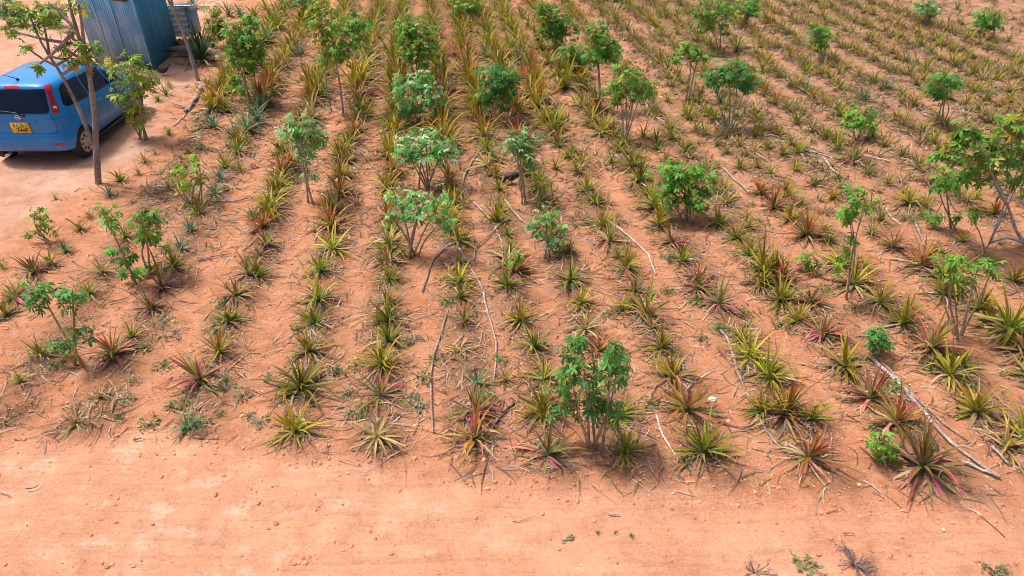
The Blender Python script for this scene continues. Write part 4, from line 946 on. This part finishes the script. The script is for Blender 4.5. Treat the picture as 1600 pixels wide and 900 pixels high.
def coop():
    a = gpt(268, 66); b = gpt(303, 70); k = pxm(b)
    o = Vector((b.x, b.y, hz(b.x, b.y)))
    root = empty('chicken_coop', o, 0, "small pale corrugated coop with blue side behind the shed corner", 'coop')
    W = 1.25; D = .7; z0 = .24; z1 = 1.0
    f = MB(); corr(f, (-W, 0, 0), (0, 0, 0), z0, z1, amp=.065, pitch=.15, horiz=True); f.build('front_wall', M['greysheet'], root)
    s = MB(); s.box((.006, D / 2 + .02, (z0 + z1) / 2), (.02, D, z1 - z0)); s.build('side_panel', M['bluepanel'], root)
    bk = MB(); bk.box((-W / 2, D + .03, (z0 + z1) / 2), (W, .02, z1 - z0)); bk.box((-W, D / 2 + .02, (z0 + z1) / 2), (.02, D - .02, z1 - z0)); bk.build('back_wall', M['bluepanel'], root)
    r = MB(); corr2 = []
    n = 40
    for i in range(n + 1):
        x = -W - .12 + (W + .34) * i / n
        for y, z in ((-.10, z1 + .10), (D + .16, z1 - .12)):
            for q in (0, .012): corr2.append(Vector((x, y, z + q + .012 * math.sin(x * 60))))
    fs = []
    for i in range(n):
        q = i * 4; fs += [(q, q + 4, q + 6, q + 2), (q + 1, q + 3, q + 7, q + 5), (q, q + 1, q + 5, q + 4), (q + 2, q + 6, q + 7, q + 3)]
    r.add(corr2, fs + [(0, 2, 3, 1), (n * 4, n * 4 + 1, n * 4 + 3, n * 4 + 2)]); r.build('roof', M['greysheet'], root)
    for x in (-W + .04, -.04):
        for y in (.05, D - .03):
            l = MB(); l.box((x, y, z0 / 2 - .03), (.05, .05, z0 + .04)); l.build('leg', M['timber'], root)
coop()
def log_heap():
    b = G(291, 88)
    mb = MB(); r_ = random.Random(2)
    P = [(-.42, 0, .2), (-.2, .02, .16), (.0, 0, .13), (.25, .05, .1), (.5, .0, .06)]
    mb.tube(P, [.05, .11, .15, .14, .06], 10, (.27, .24, .22), jit=.35, r_=r_)
    mb.tube([(.1, -.05, .12), (.2, -.2, .2), (.35, -.25, .1)], [.07, .05, .02], 7, (.27, .24, .22), jit=.3, r_=r_)
    o = mb.build('weathered_stump', M['bark']); o.location = b
    tag(o, "weathered grey tree stump lying at the shed's right corner", 'stump')
log_heap()
def jerrycan():
    b = G(174, 108)
    root = empty('jerrycan', b, .3, "yellow plastic jerrycan against the shed wall behind the car", 'jerrycan'); root.scale = (.72,) * 3
    bm = bmesh.new(); bmesh.ops.create_cube(bm, size=1); bmesh.ops.scale(bm, vec=(.28, .2, .36), verts=bm.verts); bmesh.ops.translate(bm, vec=(0, 0, .18), verts=bm.verts)
    bmesh.ops.bevel(bm, geom=bm.edges[:], offset=.04, segments=3, affect='EDGES')
    me = bpy.data.meshes.new('body'); bm.to_mesh(me); bm.free(); me.materials.append(M['yellowplastic']); link(bpy.data.objects.new('body', me), root)
    h = MB(); h.tube(spline([(-.09, 0, .35), (-.08, 0, .41), (.0, 0, .42), (.03, 0, .35)], 10), [.014] * 11, 8); h.build('handle', M['yellowplastic'], root)
    c = MB(); c.tube([(.09, 0, .355), (.09, 0, .40)], [.03, .03], 12); c.build('cap', M['yellowplastic'], root)
jerrycan()

# ------------------------------------------------------------------ hens
def hen(px, py, rz, mat, label, s=1.0, peck=False):
    b = G(px, py); root = empty('hen', b, rz, label, 'hen', 'hens roaming the field')
    if peck: P = [(-.25, 0, .27), (-.19, 0, .25), (-.10, 0, .22), (.0, 0, .20), (.09, 0, .20), (.14, 0, .19), (.18, 0, .14), (.21, 0, .09), (.235, 0, .06), (.245, 0, .045)]
    else: P = [(-.25, 0, .33), (-.19, 0, .28), (-.10, 0, .22), (.0, 0, .20), (.09, 0, .22), (.13, 0, .27), (.15, 0, .33), (.17, 0, .37), (.20, 0, .375), (.215, 0, .37)]
    rad = [.012, .045, .085, .105, .09, .058, .036, .036, .026, .01]
    q = spline([Vector(p) * s for p in P], 30); rr = [rad[min(int(i / 30 * 9), 8)] + (rad[min(int(i / 30 * 9) + 1, 9)] - rad[min(int(i / 30 * 9), 8)]) * (i / 30 * 9 - int(i / 30 * 9)) for i in range(31)]
    mb = MB(); mb.tube(q, [r * s for r in rr], 14)
    for k in range(7):   # tail feathers fan out of the rump
        a = (k - 3) * .22; mb.add([Vector((-.17, a * .1, .25)) * s, Vector((-.30, math.sin(a) * .12 - .02, P[0][2] + .09 * math.cos(a))) * s, Vector((-.34, math.sin(a) * .14, P[0][2] + .05 * math.cos(a))) * s, Vector((-.30, math.sin(a) * .12 + .02, P[0][2] + .02)) * s], [(0, 1, 2, 3)])
    mb.build('body', mat, root)
    hd = Vector(P[8]) * s
    c = MB(); c.add([hd + Vector((-.02, .004, .02)) * s, hd + Vector((-.005, 0, .055)) * s, hd + Vector((.008, 0, .035)) * s, hd + Vector((.02, 0, .045)) * s, hd + Vector((.02, .004, .015)) * s, hd + Vector((.0, -.006, .015)) * s], [(0, 1, 2, 5), (2, 3, 4, 5), (0, 5, 4, 3, 2, 1)]); c.build('comb', M['comb'], root)
    bk = MB(); e = Vector(P[9]) * s; d = (e - hd).normalized(); bk.tube([e - d * .005, e + d * .022 * s], [.009 * s, .002 * s], 6); bk.build('beak', M['hornleg'], root)
    for y in (-.04, .04):
        l = MB(); l.tube([(.0, y * s, .13 * s), (.015 * s, y * s, .07 * s), (.0, y * s, .008)], [.012 * s, .007 * s, .007 * s], 6)
        for a in (-.5, 0, .5, 3.14): l.tube([(0, y * s, .008), (math.cos(a) * .04 * s, y * s + math.sin(a) * .04 * s, .006)], [.006 * s, .003 * s], 5)
        l.build('leg', M['hornleg'], root)
hen(256, 118, R(200), M['feather'], "black hen standing on bare soil at the shed corner", .66)
hen(283, 78, R(100), M['featherbrown'], "reddish brown hen between the shed and the coop", .75)
hen(800, 288, R(195), M['feather'], "dark hen pecking left of the clustered-stem cassava near the centre", .72, True)

# ------------------------------------------------------------------ scrap and pebble
def scrap():
    r_ = random.Random(4); bm = bmesh.new(); bmesh.ops.create_icosphere(bm, subdivisions=3, radius=1)
    for v in bm.verts:
        n = noise.noise(v.co * 1.7 + Vector((3, 1, 2))) * .45 + noise.noise(v.co * 4) * .22
        v.co = v.co * (1 + n); v.co = Vector((v.co.x * .045, v.co.y * .036, max(-.004, v.co.z * .022)))
    me = bpy.data.meshes.new('plastic_scrap'); bm.to_mesh(me); bm.free(); me.materials.append(M['whiteplastic'])
    o = link(bpy.data.objects.new('plastic_scrap', me)); o.location = G(1112, 628) + Vector((0, 0, .008)); tag(o, "crumpled white plastic scrap on the soil left of the dark pole", 'litter')
    bm = bmesh.new(); bmesh.ops.create_icosphere(bm, subdivisions=2, radius=.017)
    for v in bm.verts: v.co *= 1 + .3 * noise.noise(v.co * 50); v.co.z *= .7
    me = bpy.data.meshes.new('pebble'); bm.to_mesh(me); bm.free(); me.materials.append(M['stone'])
    o = link(bpy.data.objects.new('pebble', me)); o.location = G(1473, 829) + Vector((0, 0, .008)); tag(o, "white pebble on the dirt track at lower right", 'pebble')
scrap()

# ------------------------------------------------------------------ car
def car():
    X0, Y0 = CAR
    root = empty('parked_car', (X0, Y0, hz(X0, Y0)), R(90), "bright blue hatchback with yellow plate parked at the left edge", 'car'); root.scale = (.82, 1, 1)
    ST = [  # z, rear x, front x, half width, exponent
        (.27, -1.90, 1.86, .76, 8), (.30, -1.955, 1.93, .80, 8), (.36, -1.985, 1.98, .825, 7), (.50, -2.0, 2.0, .845, 7), (.58, -1.985, 2.0, .845, 7),
        (.615, -1.955, 1.99, .845, 7), (.64, -1.93, 1.98, .845, 7.5), (.76, -1.925, 1.93, .843, 7.5), (.86, -1.915, 1.75, .835, 8), (.93, -1.90, 1.42, .822, 8), (.97, -1.893, 1.18, .810, 8), (1.02, -1.88, 1.08, .79, 8),
        (1.15, -1.835, .88, .745, 8), (1.28, -1.785, .66, .70, 7.5), (1.37, -1.75, .48, .67, 7), (1.435, -1.71, .34, .625, 6), (1.47, -1.65, .18, .555, 5.5), (1.495, -1.50, 0.0, .44, 4.5), (1.508, -1.2, -.2, .30, 4), (1.513, -.85, -.5, .10, 3)]
    def at(z):
        for a, b in zip(ST, ST[1:]):
            if z <= b[0]:
                t = max(0, (z - a[0]) / (b[0] - a[0])); return [p + (q - p) * t for p, q in zip(a, b)]
        return list(ST[-1])
    def ring(z, n=128):
        _, xr, xf, b, e = at(z); xc = (xr + xf) / 2; a = (xf - xr) / 2; pts = []
        K = 1440
        for i in range(K):
            th = math.pi + 2 * math.pi * i / K; c, s = math.cos(th), math.sin(th)
            pts.append(Vector((xc + a * math.copysign(abs(c) ** (2 / e), c), b * math.copysign(abs(s) ** (2 / e), s), z)))
        L = [0]
        for i in range(K): L.append(L[-1] + (pts[(i + 1) % K] - pts[i]).length)
        out = []; j = 0
        for k in range(n):
            t = L[-1] * k / n
            while L[j + 1] < t: j += 1
            f = (t - L[j]) / max(1e-9, L[j + 1] - L[j]); out.append(pts[j].lerp(pts[(j + 1) % K], f))
        return out
    zs = []
    for a, b in zip(ST, ST[1:]):
        m = 3 if b[0] - a[0] > .07 else 2
        for i in range(m): zs.append(a[0] + (b[0] - a[0]) * i / m)
    zs.append(ST[-1][0])
    n = 128; vs = []; fs = []
    for z in zs: vs += ring(z, n)
    for j in range(len(zs) - 1):
        for i in range(n): fs.append((j * n + i, j * n + (i + 1) % n, (j + 1) * n + (i + 1) % n, (j + 1) * n + i))
    fs.append(tuple(range(n - 1, -1, -1))); fs.append(tuple((len(zs) - 1) * n + i for i in range(n)))
    # flared haunches over the wheels
    AX = (-1.40, 1.20)
    for k, v in enumerate(vs):
        for ax in AX:
            d = math.hypot(v.x - ax, (v.z - .30) * 1.05)
            if abs(v.y) > .6 and d < .60 and v.z < .9: vs[k] = Vector((v.x, v.y + math.copysign(.035 * sst(.60, .36, d), v.y), v.z))
    me = bpy.data.meshes.new('body'); me.from_pydata(vs, [], fs); me.update()
    body = bpy.data.objects.new('body', me); link(body)
    cut = MB()
    for ax in AX:
        for s in (-1, 1): cut.tube([(ax, s * .56, .30), (ax, s * 1.1, .30)], [.345, .345], 40)
    cm = cut.mesh('cut', M['carpaint']); co = bpy.data.objects.new('cut', cm); link(co)
    bo = body.modifiers.new('b', 'BOOLEAN'); bo.object = co; bo.operation = 'DIFFERENCE'; bo.solver = 'EXACT'
    dg = bpy.context.evaluated_depsgraph_get(); me2 = bpy.data.meshes.new_from_object(body.evaluated_get(dg))
    body.modifiers.clear(); body.data = me2; bpy.data.objects.remove(co)
    me2.name = 'body'; me2.materials.clear(); me2.materials.append(M['carpaint'])
    me2.polygons.foreach_set("use_smooth", [True] * len(me2.polygons)); me2.set_sharp_from_angle(angle=R(40))
    body.parent = root
    def rear_x(y, z):
        _, xr, xf, b, e = at(z); xc = (xr + xf) / 2; a = (xf - xr) / 2; return xc - a * max(0, 1 - min(1, abs(y / b)) ** e) ** (1 / e)
    def front_x(y, z):
        _, xr, xf, b, e = at(z); xc = (xr + xf) / 2; a = (xf - xr) / 2; return xc + a * max(0, 1 - min(1, abs(y / b)) ** e) ** (1 / e)
    def side_y(x, z):
        _, xr, xf, b, e = at(z); xc = (xr + xf) / 2; a = (xf - xr) / 2; return b * max(0, 1 - min(1, abs((x - xc) / a)) ** e) ** (1 / e)
    def normal(p, kind):
        e = .012
        if kind == 'rear': f = lambda y, z: Vector((rear_x(y, z), y, z)); a = f(p.y + e, p.z) - f(p.y - e, p.z); b = f(p.y, p.z + e) - f(p.y, p.z - e); n_ = b.cross(a); return n_.normalized() if n_.x < 0 else -n_.normalized()
        if kind == 'front': f = lambda y, z: Vector((front_x(y, z), y, z)); a = f(p.y + e, p.z) - f(p.y - e, p.z); b = f(p.y, p.z + e) - f(p.y, p.z - e); n_ = a.cross(b); return n_.normalized() if n_.x > 0 else -n_.normalized()
        sg = 1 if p.y > 0 else -1
        f = lambda x, z: Vector((x, sg * side_y(x, z), z)); a = f(p.x + e, p.z) - f(p.x - e, p.z); b = f(p.x, p.z + e) - f(p.x, p.z - e); n_ = a.cross(b)
        return n_.normalized() if n_.y * sg > 0 else -n_.normalized()
    def panel(name, poly, kind, mat, off=.006, sg=1, parent=None, dens=.03, rim=True):
        """a panel with an outline in (y,z) or (x,z), wrapped on the body's surface and set proud of it"""
        bm = bmesh.new()
        pts = []
        m = len(poly)
        for i in range(m):
            a, b = Vector(poly[i]), Vector(poly[(i + 1) % m]); k = max(1, int((b - a).length / dens))
            for t in range(k): pts.append(a.lerp(b, t / k))
        bv = [bm.verts.new((p.x, p.y, 0)) for p in pts]; bm.faces.new(bv)
        xs = [p.x for p in pts]; ys = [p.y for p in pts]
        for lo, hi, ax in ((min(xs), max(xs), 0), (min(ys), max(ys), 1)):
            q = lo + dens
            while q < hi - .004:
                no = [0, 0, 0]; no[ax] = 1; c0 = [0, 0, 0]; c0[ax] = q
                bmesh.ops.bisect_plane(bm, geom=bm.verts[:] + bm.edges[:] + bm.faces[:], plane_co=c0, plane_no=no); q += dens
        for v in bm.verts:
            u, z = v.co.x, v.co.y
            p = Vector((rear_x(u, z), u, z)) if kind == 'rear' else Vector((front_x(u, z), u, z)) if kind == 'front' else Vector((u, sg * side_y(u, z), z))
            v.co = p + normal(p, kind) * off
        bmesh.ops.recalc_face_normals(bm, faces=bm.faces[:])
        if rim:
            ex = bmesh.ops.extrude_face_region(bm, geom=bm.faces[:])
            for v in [g for g in ex['geom'] if isinstance(g, bmesh.types.BMVert)]:
                pass
            for v in [g for g in ex['geom'] if isinstance(g, bmesh.types.BMVert)]: v.co -= normal(v.co, kind) * (off + .01)
            bmesh.ops.recalc_face_normals(bm, faces=bm.faces[:])
        me = bpy.data.meshes.new(name); bm.to_mesh(me); bm.free(); me.materials.append(mat)
        me.polygons.foreach_set("use_smooth", [True] * len(me.polygons)); me.set_sharp_from_angle(angle=R(35))
        return link(bpy.data.objects.new(name, me), parent or root)
    def rnd_poly(pts, r=.04, k=4):
        out = []; m = len(pts)
        for i in range(m):
            p, a, b = Vector(pts[i]), Vector(pts[i - 1]), Vector(pts[(i + 1) % m])
            ra = min(r, (a - p).length * .45, (b - p).length * .45)
            s = p + (a - p).normalized() * ra; e = p + (b - p).normalized() * ra
            for t in range(k + 1):
                t /= k; out.append(s * (1 - t) ** 2 + p * 2 * t * (1 - t) + e * t * t)
        return out
    panel('rear_window', rnd_poly([(-.57, 1.0), (.57, 1.0), (.60, 1.06), (.565, 1.405), (-.565, 1.405), (-.60, 1.06)], .05), 'rear', M['glass'])
    panel('windscreen', rnd_poly([(-.70, 1.02), (.70, 1.02), (.60, 1.37), (-.60, 1.37)], .06), 'front', M['glass'])
    panel('grille', rnd_poly([(-.35, .60), (.35, .60), (.38, .72), (-.38, .72)], .03), 'front', M['blacktrim'])
    for s in (-1, 1):
        panel('side_window', rnd_poly([(-1.60, 1.09), (-1.50, 1.03), (-.66, .985), (-.64, 1.375), (-1.25, 1.385), (-1.38, 1.345)], .05), 'side', M['glass'], sg=s)
        panel('side_window', rnd_poly([(-.60, .985), (.32, .985), (.22, 1.35), (-.58, 1.36)], .04), 'side', M['glass'], sg=s)
        panel('side_window', rnd_poly([(.38, .985), (.88, .985), (.40, 1.24), (.33, 1.28)], .03), 'side', M['glass'], sg=s)
        # tall lamp at the corner: a rear-facing half and a half on the flank, joined at the corner
        # boomerang lamp: wraps the corner from the belt up to the roof
        lm = MB(); rows = 14
        def lp(u, z):      # u: 0 on the tail, 1 on the flank, walking round the corner
            _, xr, xf, b, e = at(z); xc = (xr + xf) / 2; a = (xf - xr) / 2
            th = math.pi - u; c_, s_ = math.cos(th), math.sin(th)
            return Vector((xc + a * math.copysign(abs(c_) ** (2 / e), c_), s * b * abs(s_) ** (2 / e), z))
        def ufind(yfrac, flank, z):
            e = at(z)[4]
            if flank is None: return math.asin(min(1, yfrac ** (e / 2)))
            _, xr, xf, b, e = at(z); a = (xf - xr) / 2; return math.acos(min(1, max(0, (1 - flank / a)) ** (e / 2)))
        rows = 18; cols_ = 9; vv = []
        for i in range(rows + 1):
            t = i / rows; z = .985 + (1.455 - .985) * t
            u0 = ufind(.80 + .06 * min(1, t * 1.6) - .03 * sst(.75, 1, t), None, z)
            u1 = ufind(None, .14 + .02 * t + .10 * sst(.70, 1.0, t), z)
            for j in range(cols_ + 1):
                uu = u0 + (u1 - u0) * j / cols_; p = lp(uu, z); p2 = lp(uu + .01, z)
                tn = (lp(uu + .012, z) - lp(uu - .012, z)); nn = Vector((tn.y, -tn.x, 0)).normalized()
                if nn.dot(Vector((-1, s * .8, 0))) < 0: nn = -nn
                vv.append(p + nn * .010 - nn * (.012 if i in (0, rows) or j in (0, cols_) else 0))
        lm.add(vv, [(i * (cols_ + 1) + j, i * (cols_ + 1) + j + 1, (i + 1) * (cols_ + 1) + j + 1, (i + 1) * (cols_ + 1) + j) for i in range(rows) for j in range(cols_)])
        tl = lm.build('tail_light', M['redlens'], root)
        rc = MB(); z = 1.085; u0 = ufind(.86, None, z); p = lp(u0 + .1, z); nn = Vector((-.75, s * .66, 0))
        rc.tube([p + nn * .008, p + nn * .016], [.032, .030], 16); rc.build('reversing_lamp', M['clearlens'], tl)
        panel('bumper_reflector', rnd_poly([(s * .52, .415), (s * .70, .415), (s * .70, .45), (s * .52, .45)], .012), 'rear', M['redlens'], off=.005)
        panel('headlight', rnd_poly([(s * .50, .70), (s * .78, .70), (s * .76, .84), (s * .52, .80)], .03), 'front', M['clearlens'])
        for hx in (-.52, .42):
            hd = MB(); y = side_y(hx, .86); hd.tube(spline([(hx, s * (y - .01), .865), (hx + .03, s * (y + .035), .865), (hx + .15, s * (y + .035), .865), (hx + .18, s * (y - .01), .865)], 10), [.013] * 11, 8); hd.build('door_handle', M['carpaint'], root)
        # shut lines of the doors
        for pts in ([(-.63, .30), (-.63, .96)], [(.40, .28), (.40, .97)]):
            a, b = pts; sm = MB(); P = []
            for i in range(9):
                z = a[1] + (b[1] - a[1]) * i / 8; P.append(Vector((a[0], s * (side_y(a[0], z) + .0015), z)))
            sm.tube(P, [.004] * 9, 5); sm.build('door_gap', M['blacktrim'], root)
        mr = MB(); y = side_y(.62, 1.0)
        mr.tube([(.62, s * (y - .02), 1.0), (.62, s * (y + .06), 1.02)], [.025, .03], 8)
        mr.tube([(.56, s * (y + .11), 1.05), (.58, s * (y + .12), 1.05), (.66, s * (y + .11), 1.05), (.70, s * (y + .10), 1.05)], [.075, .085, .075, .03], 14)
        m_ = mr.build('mirror', M['carpaint'], root)
        gl = MB(); gl.tube([(.556, s * (y + .11), 1.05), (.559, s * (y + .11), 1.05)], [.066, .066], 14); gl.build('mirror_glass', M['chrome'], m_)
        rr = MB(); rr.tube([(x, s * (.60 - .05 * (x < -1.2)), at(1.43)[0] - .0) for x in (-1.4, -1.0, -.6, -.2, .1)], [.008] * 5, 6)
        sk = MB(); sk.box((-.1, s * .80, .225), (2.0, .05, .07)); sk.build('sill', M['blacktrim'], root)
    # tailgate shut line and plate recess
    tg = MB()
    out = [(-.60, .97), (-.645, .80), (-.60, .645), (-.3, .632), (.3, .632), (.60, .645), (.645, .80), (.60, .97)]
    P = [Vector((rear_x(y, z) - .002, y, z)) for y, z in [tuple(q) for q in spline([Vector((a, b, 0)) for a, b in out], 60) for q in [(q.x, q.y)]]]
    tg.tube(P, [.004] * len(P), 5); tg.build('tailgate_gap', M['blacktrim'], root)
    panel('high_brake_light', rnd_poly([(-.14, 1.418), (.14, 1.418), (.13, 1.452), (-.13, 1.452)], .01), 'rear', M['redlens'], off=.008)
    gar = panel('tailgate_handle', rnd_poly([(-.33, .845), (.33, .845), (.30, .872), (-.30, .872)], .012), 'rear', M['carpaint'], off=.018)
    # plate
    px_, pz = rear_x(0, .745), .745
    pl = MB(); pl.box((px_ - .012, -PLY, pz), (.012, .34, .20)); plate = pl.build('number_plate', M['yellowplate'], root)
    def text(body_, y, z, size, nm):
        cu = bpy.data.curves.new(nm, 'FONT'); cu.body = body_; cu.size = size; cu.align_x = 'CENTER'; cu.align_y = 'CENTER'; cu.extrude = .0015; cu.offset = .0012
        o = bpy.data.objects.new(nm, cu); link(o); dg = bpy.context.evaluated_depsgraph_get(); me = bpy.data.meshes.new_from_object(o.evaluated_get(dg)); bpy.data.objects.remove(o)
        me.materials.clear(); me.materials.append(M['blacktrim'])
        # text lies in local XY; stand it up facing the tail (-x): right of the text = -y
        me.transform(Matrix(((0, 0, -1, px_ - .0198), (-1, 0, 0, y), (0, 1, 0, z), (0, 0, 0, 1))))
        return link(bpy.data.objects.new(nm, me), plate)
    text("KCS", -PLY + .035, pz + .047, .108, 'lettering'); text("744P", -PLY - .02, pz - .047, .108, 'lettering')
    # round badge with a bar across
    bz = .93; bx = rear_x(0, bz) - .008
    bd = MB(); K = 24
    bd.tube([Vector((bx, math.cos(a * 6.2832 / K) * .045, bz + math.sin(a * 6.2832 / K) * .045)) for a in range(K + 1)], [.008] * (K + 1), 6)
    bd.box((bx - .004, 0, bz), (.010, .125, .022)); bd.build('badge', M['chrome'], root)
    wp = MB(); P = [Vector((rear_x(y, z) - .022, y, z)) for y, z in ((-.10, .975), (.02, 1.02), (.30, 1.055), (.46, 1.05))]
    wp.tube(P, [.014, .010, .008, .006], 6); P = [Vector((rear_x(y, z) - .018, y, z)) for y, z in ((.10, 1.02), (.3, 1.035), (.52, 1.035))]
    wp.tube(P, [.007] * 3, 5); wp.tube([(rear_x(-.11, .97) - .0, -.11, .97), (rear_x(-.11, .97) - .035, -.11, .97)], [.03, .024], 10); wp.build('rear_wiper', M['blacktrim'], root)
    an = MB(); an.tube([(-1.42, 0, 1.49), (-1.44, 0, 1.535)], [.035, .018], 10); an.tube([(-1.43, 0, 1.525), (-1.56, 0.06, 1.60), (-1.66, .10, 1.65)], [.009, .006, .004], 6); an.build('antenna', M['blacktrim'], root)
    ex = MB(); ex.tube([(-1.97, .48, .20), (-1.6, .48, .20)], [.03, .03], 12); ex.build('exhaust', M['chrome'], root)
    ub = MB(); ub.box((0, 0, .22), (3.3, 1.1, .08)); ub.box((-1.40, 0, .30), (.12, 1.3, .10)); ub.box((1.2, 0, .30), (.12, 1.3, .10)); ub.build('underbody', M['blacktrim'], root)
    for ax in AX:
        for s in (-1, 1):
            w = empty('wheel', (ax, s * .745, .30)); w.parent = root; w.scale = (1.20, 1, 1)
            ty = MB(); P = []; prof = [(-.09, .20), (-.095, .25), (-.085, .285), (-.06, .298), (0, .30), (.06, .298), (.085, .285), (.095, .25), (.09, .20)]
            K = 48; vs = []; fs = []
            for i in range(K):
                a = 6.28318 * i / K
                for (y, r) in prof: vs.append((math.cos(a) * r, s * y, math.sin(a) * r))
            m = len(prof)
            for i in range(K):
                for j in range(m): fs.append((i * m + j, ((i + 1) % K) * m + j, ((i + 1) % K) * m + (j + 1) % m, i * m + (j + 1) % m))
            ty.add(vs, fs); ty.build('tyre', M['tyre'], w)
            hb = MB(); K = 56; vs = [(0, s * .085, 0)]; rads = [(.05, .085), (.06, .078), (.085, .075), (.145, .075), (.165, .078), (.198, .080), (.208, .070)]
            for r, y in rads:
                for i in range(K): a = 6.28318 * i / K; vs.append((math.cos(a) * r, s * y, math.sin(a) * r))
            fs = [(0, 1 + i, 1 + (i + 1) % K) for i in range(K)]
            for q in range(len(rads) - 1):
                for i in range(K): fs.append((1 + q * K + i, 1 + (q + 1) * K + i, 1 + (q + 1) * K + (i + 1) % K, 1 + q * K + (i + 1) % K))
            hb.add(vs, fs); h = hb.build('hubcap', M['hubcap'], w)
            hl = MB()
            for k in range(8):
                a = 6.28318 * k / 8; c = Vector((math.cos(a) * .125, s * .081, math.sin(a) * .125)); rot = Matrix.Rotation(-a, 3, 'Y')
                hl.box(c, (.055, .012, .028), rot)
            o = hl.build('hubcap_slots', M['blacktrim'], w)
    return root
CAR = (-9.05, 13.64); PLY = -.0
car()

# ------------------------------------------------------------------ camera, light, view
cam = bpy.data.cameras.new('camera'); cam.lens = F * 36 / 1600; cam.sensor_width = 36; cam.clip_end = 3000; cam.clip_start = .1
co = bpy.data.objects.new('camera', cam); S.collection.objects.link(co); co.location = (0, 0, H); co.rotation_euler = (math.pi / 2 - PITCH, 0, 0); S.camera = co
SUN_EL, SUN_AZ = 64, -62      # azimuth measured from +Y towards +X
w = bpy.data.worlds.new("World"); S.world = w; w.use_nodes = True
nt = w.node_tree; sky = nt.nodes.new('ShaderNodeTexSky'); sky.sky_type = 'NISHITA'; sky.sun_disc = False
sky.sun_elevation = R(SUN_EL); sky.sun_rotation = R(SUN_AZ); sky.air_density = .8; sky.dust_density = 6.0
bg = nt.nodes['Background']; nt.links.new(sky.outputs[0], bg.inputs['Color']); bg.inputs['Strength'].default_value = .13
sl = bpy.data.lights.new('sun', 'SUN'); sl.energy = 2.75; sl.angle = R(8); sl.color = (1, .95, .88)
so = bpy.data.objects.new('sun', sl); S.collection.objects.link(so)
d = Vector((math.sin(R(SUN_AZ)) * math.cos(R(SUN_EL)), math.cos(R(SUN_AZ)) * math.cos(R(SUN_EL)), math.sin(R(SUN_EL))))
so.rotation_euler = d.to_track_quat('Z', 'Y').to_euler(); so.location = d * 40
S.view_settings.view_transform = 'Standard'; S.view_settings.look = 'None'; S.view_settings.gamma = 1; S.view_settings.exposure = .40
S.cycles.filter_width = 1.0; S.cycles.max_bounces = 6; S.cycles.transparent_max_bounces = 4
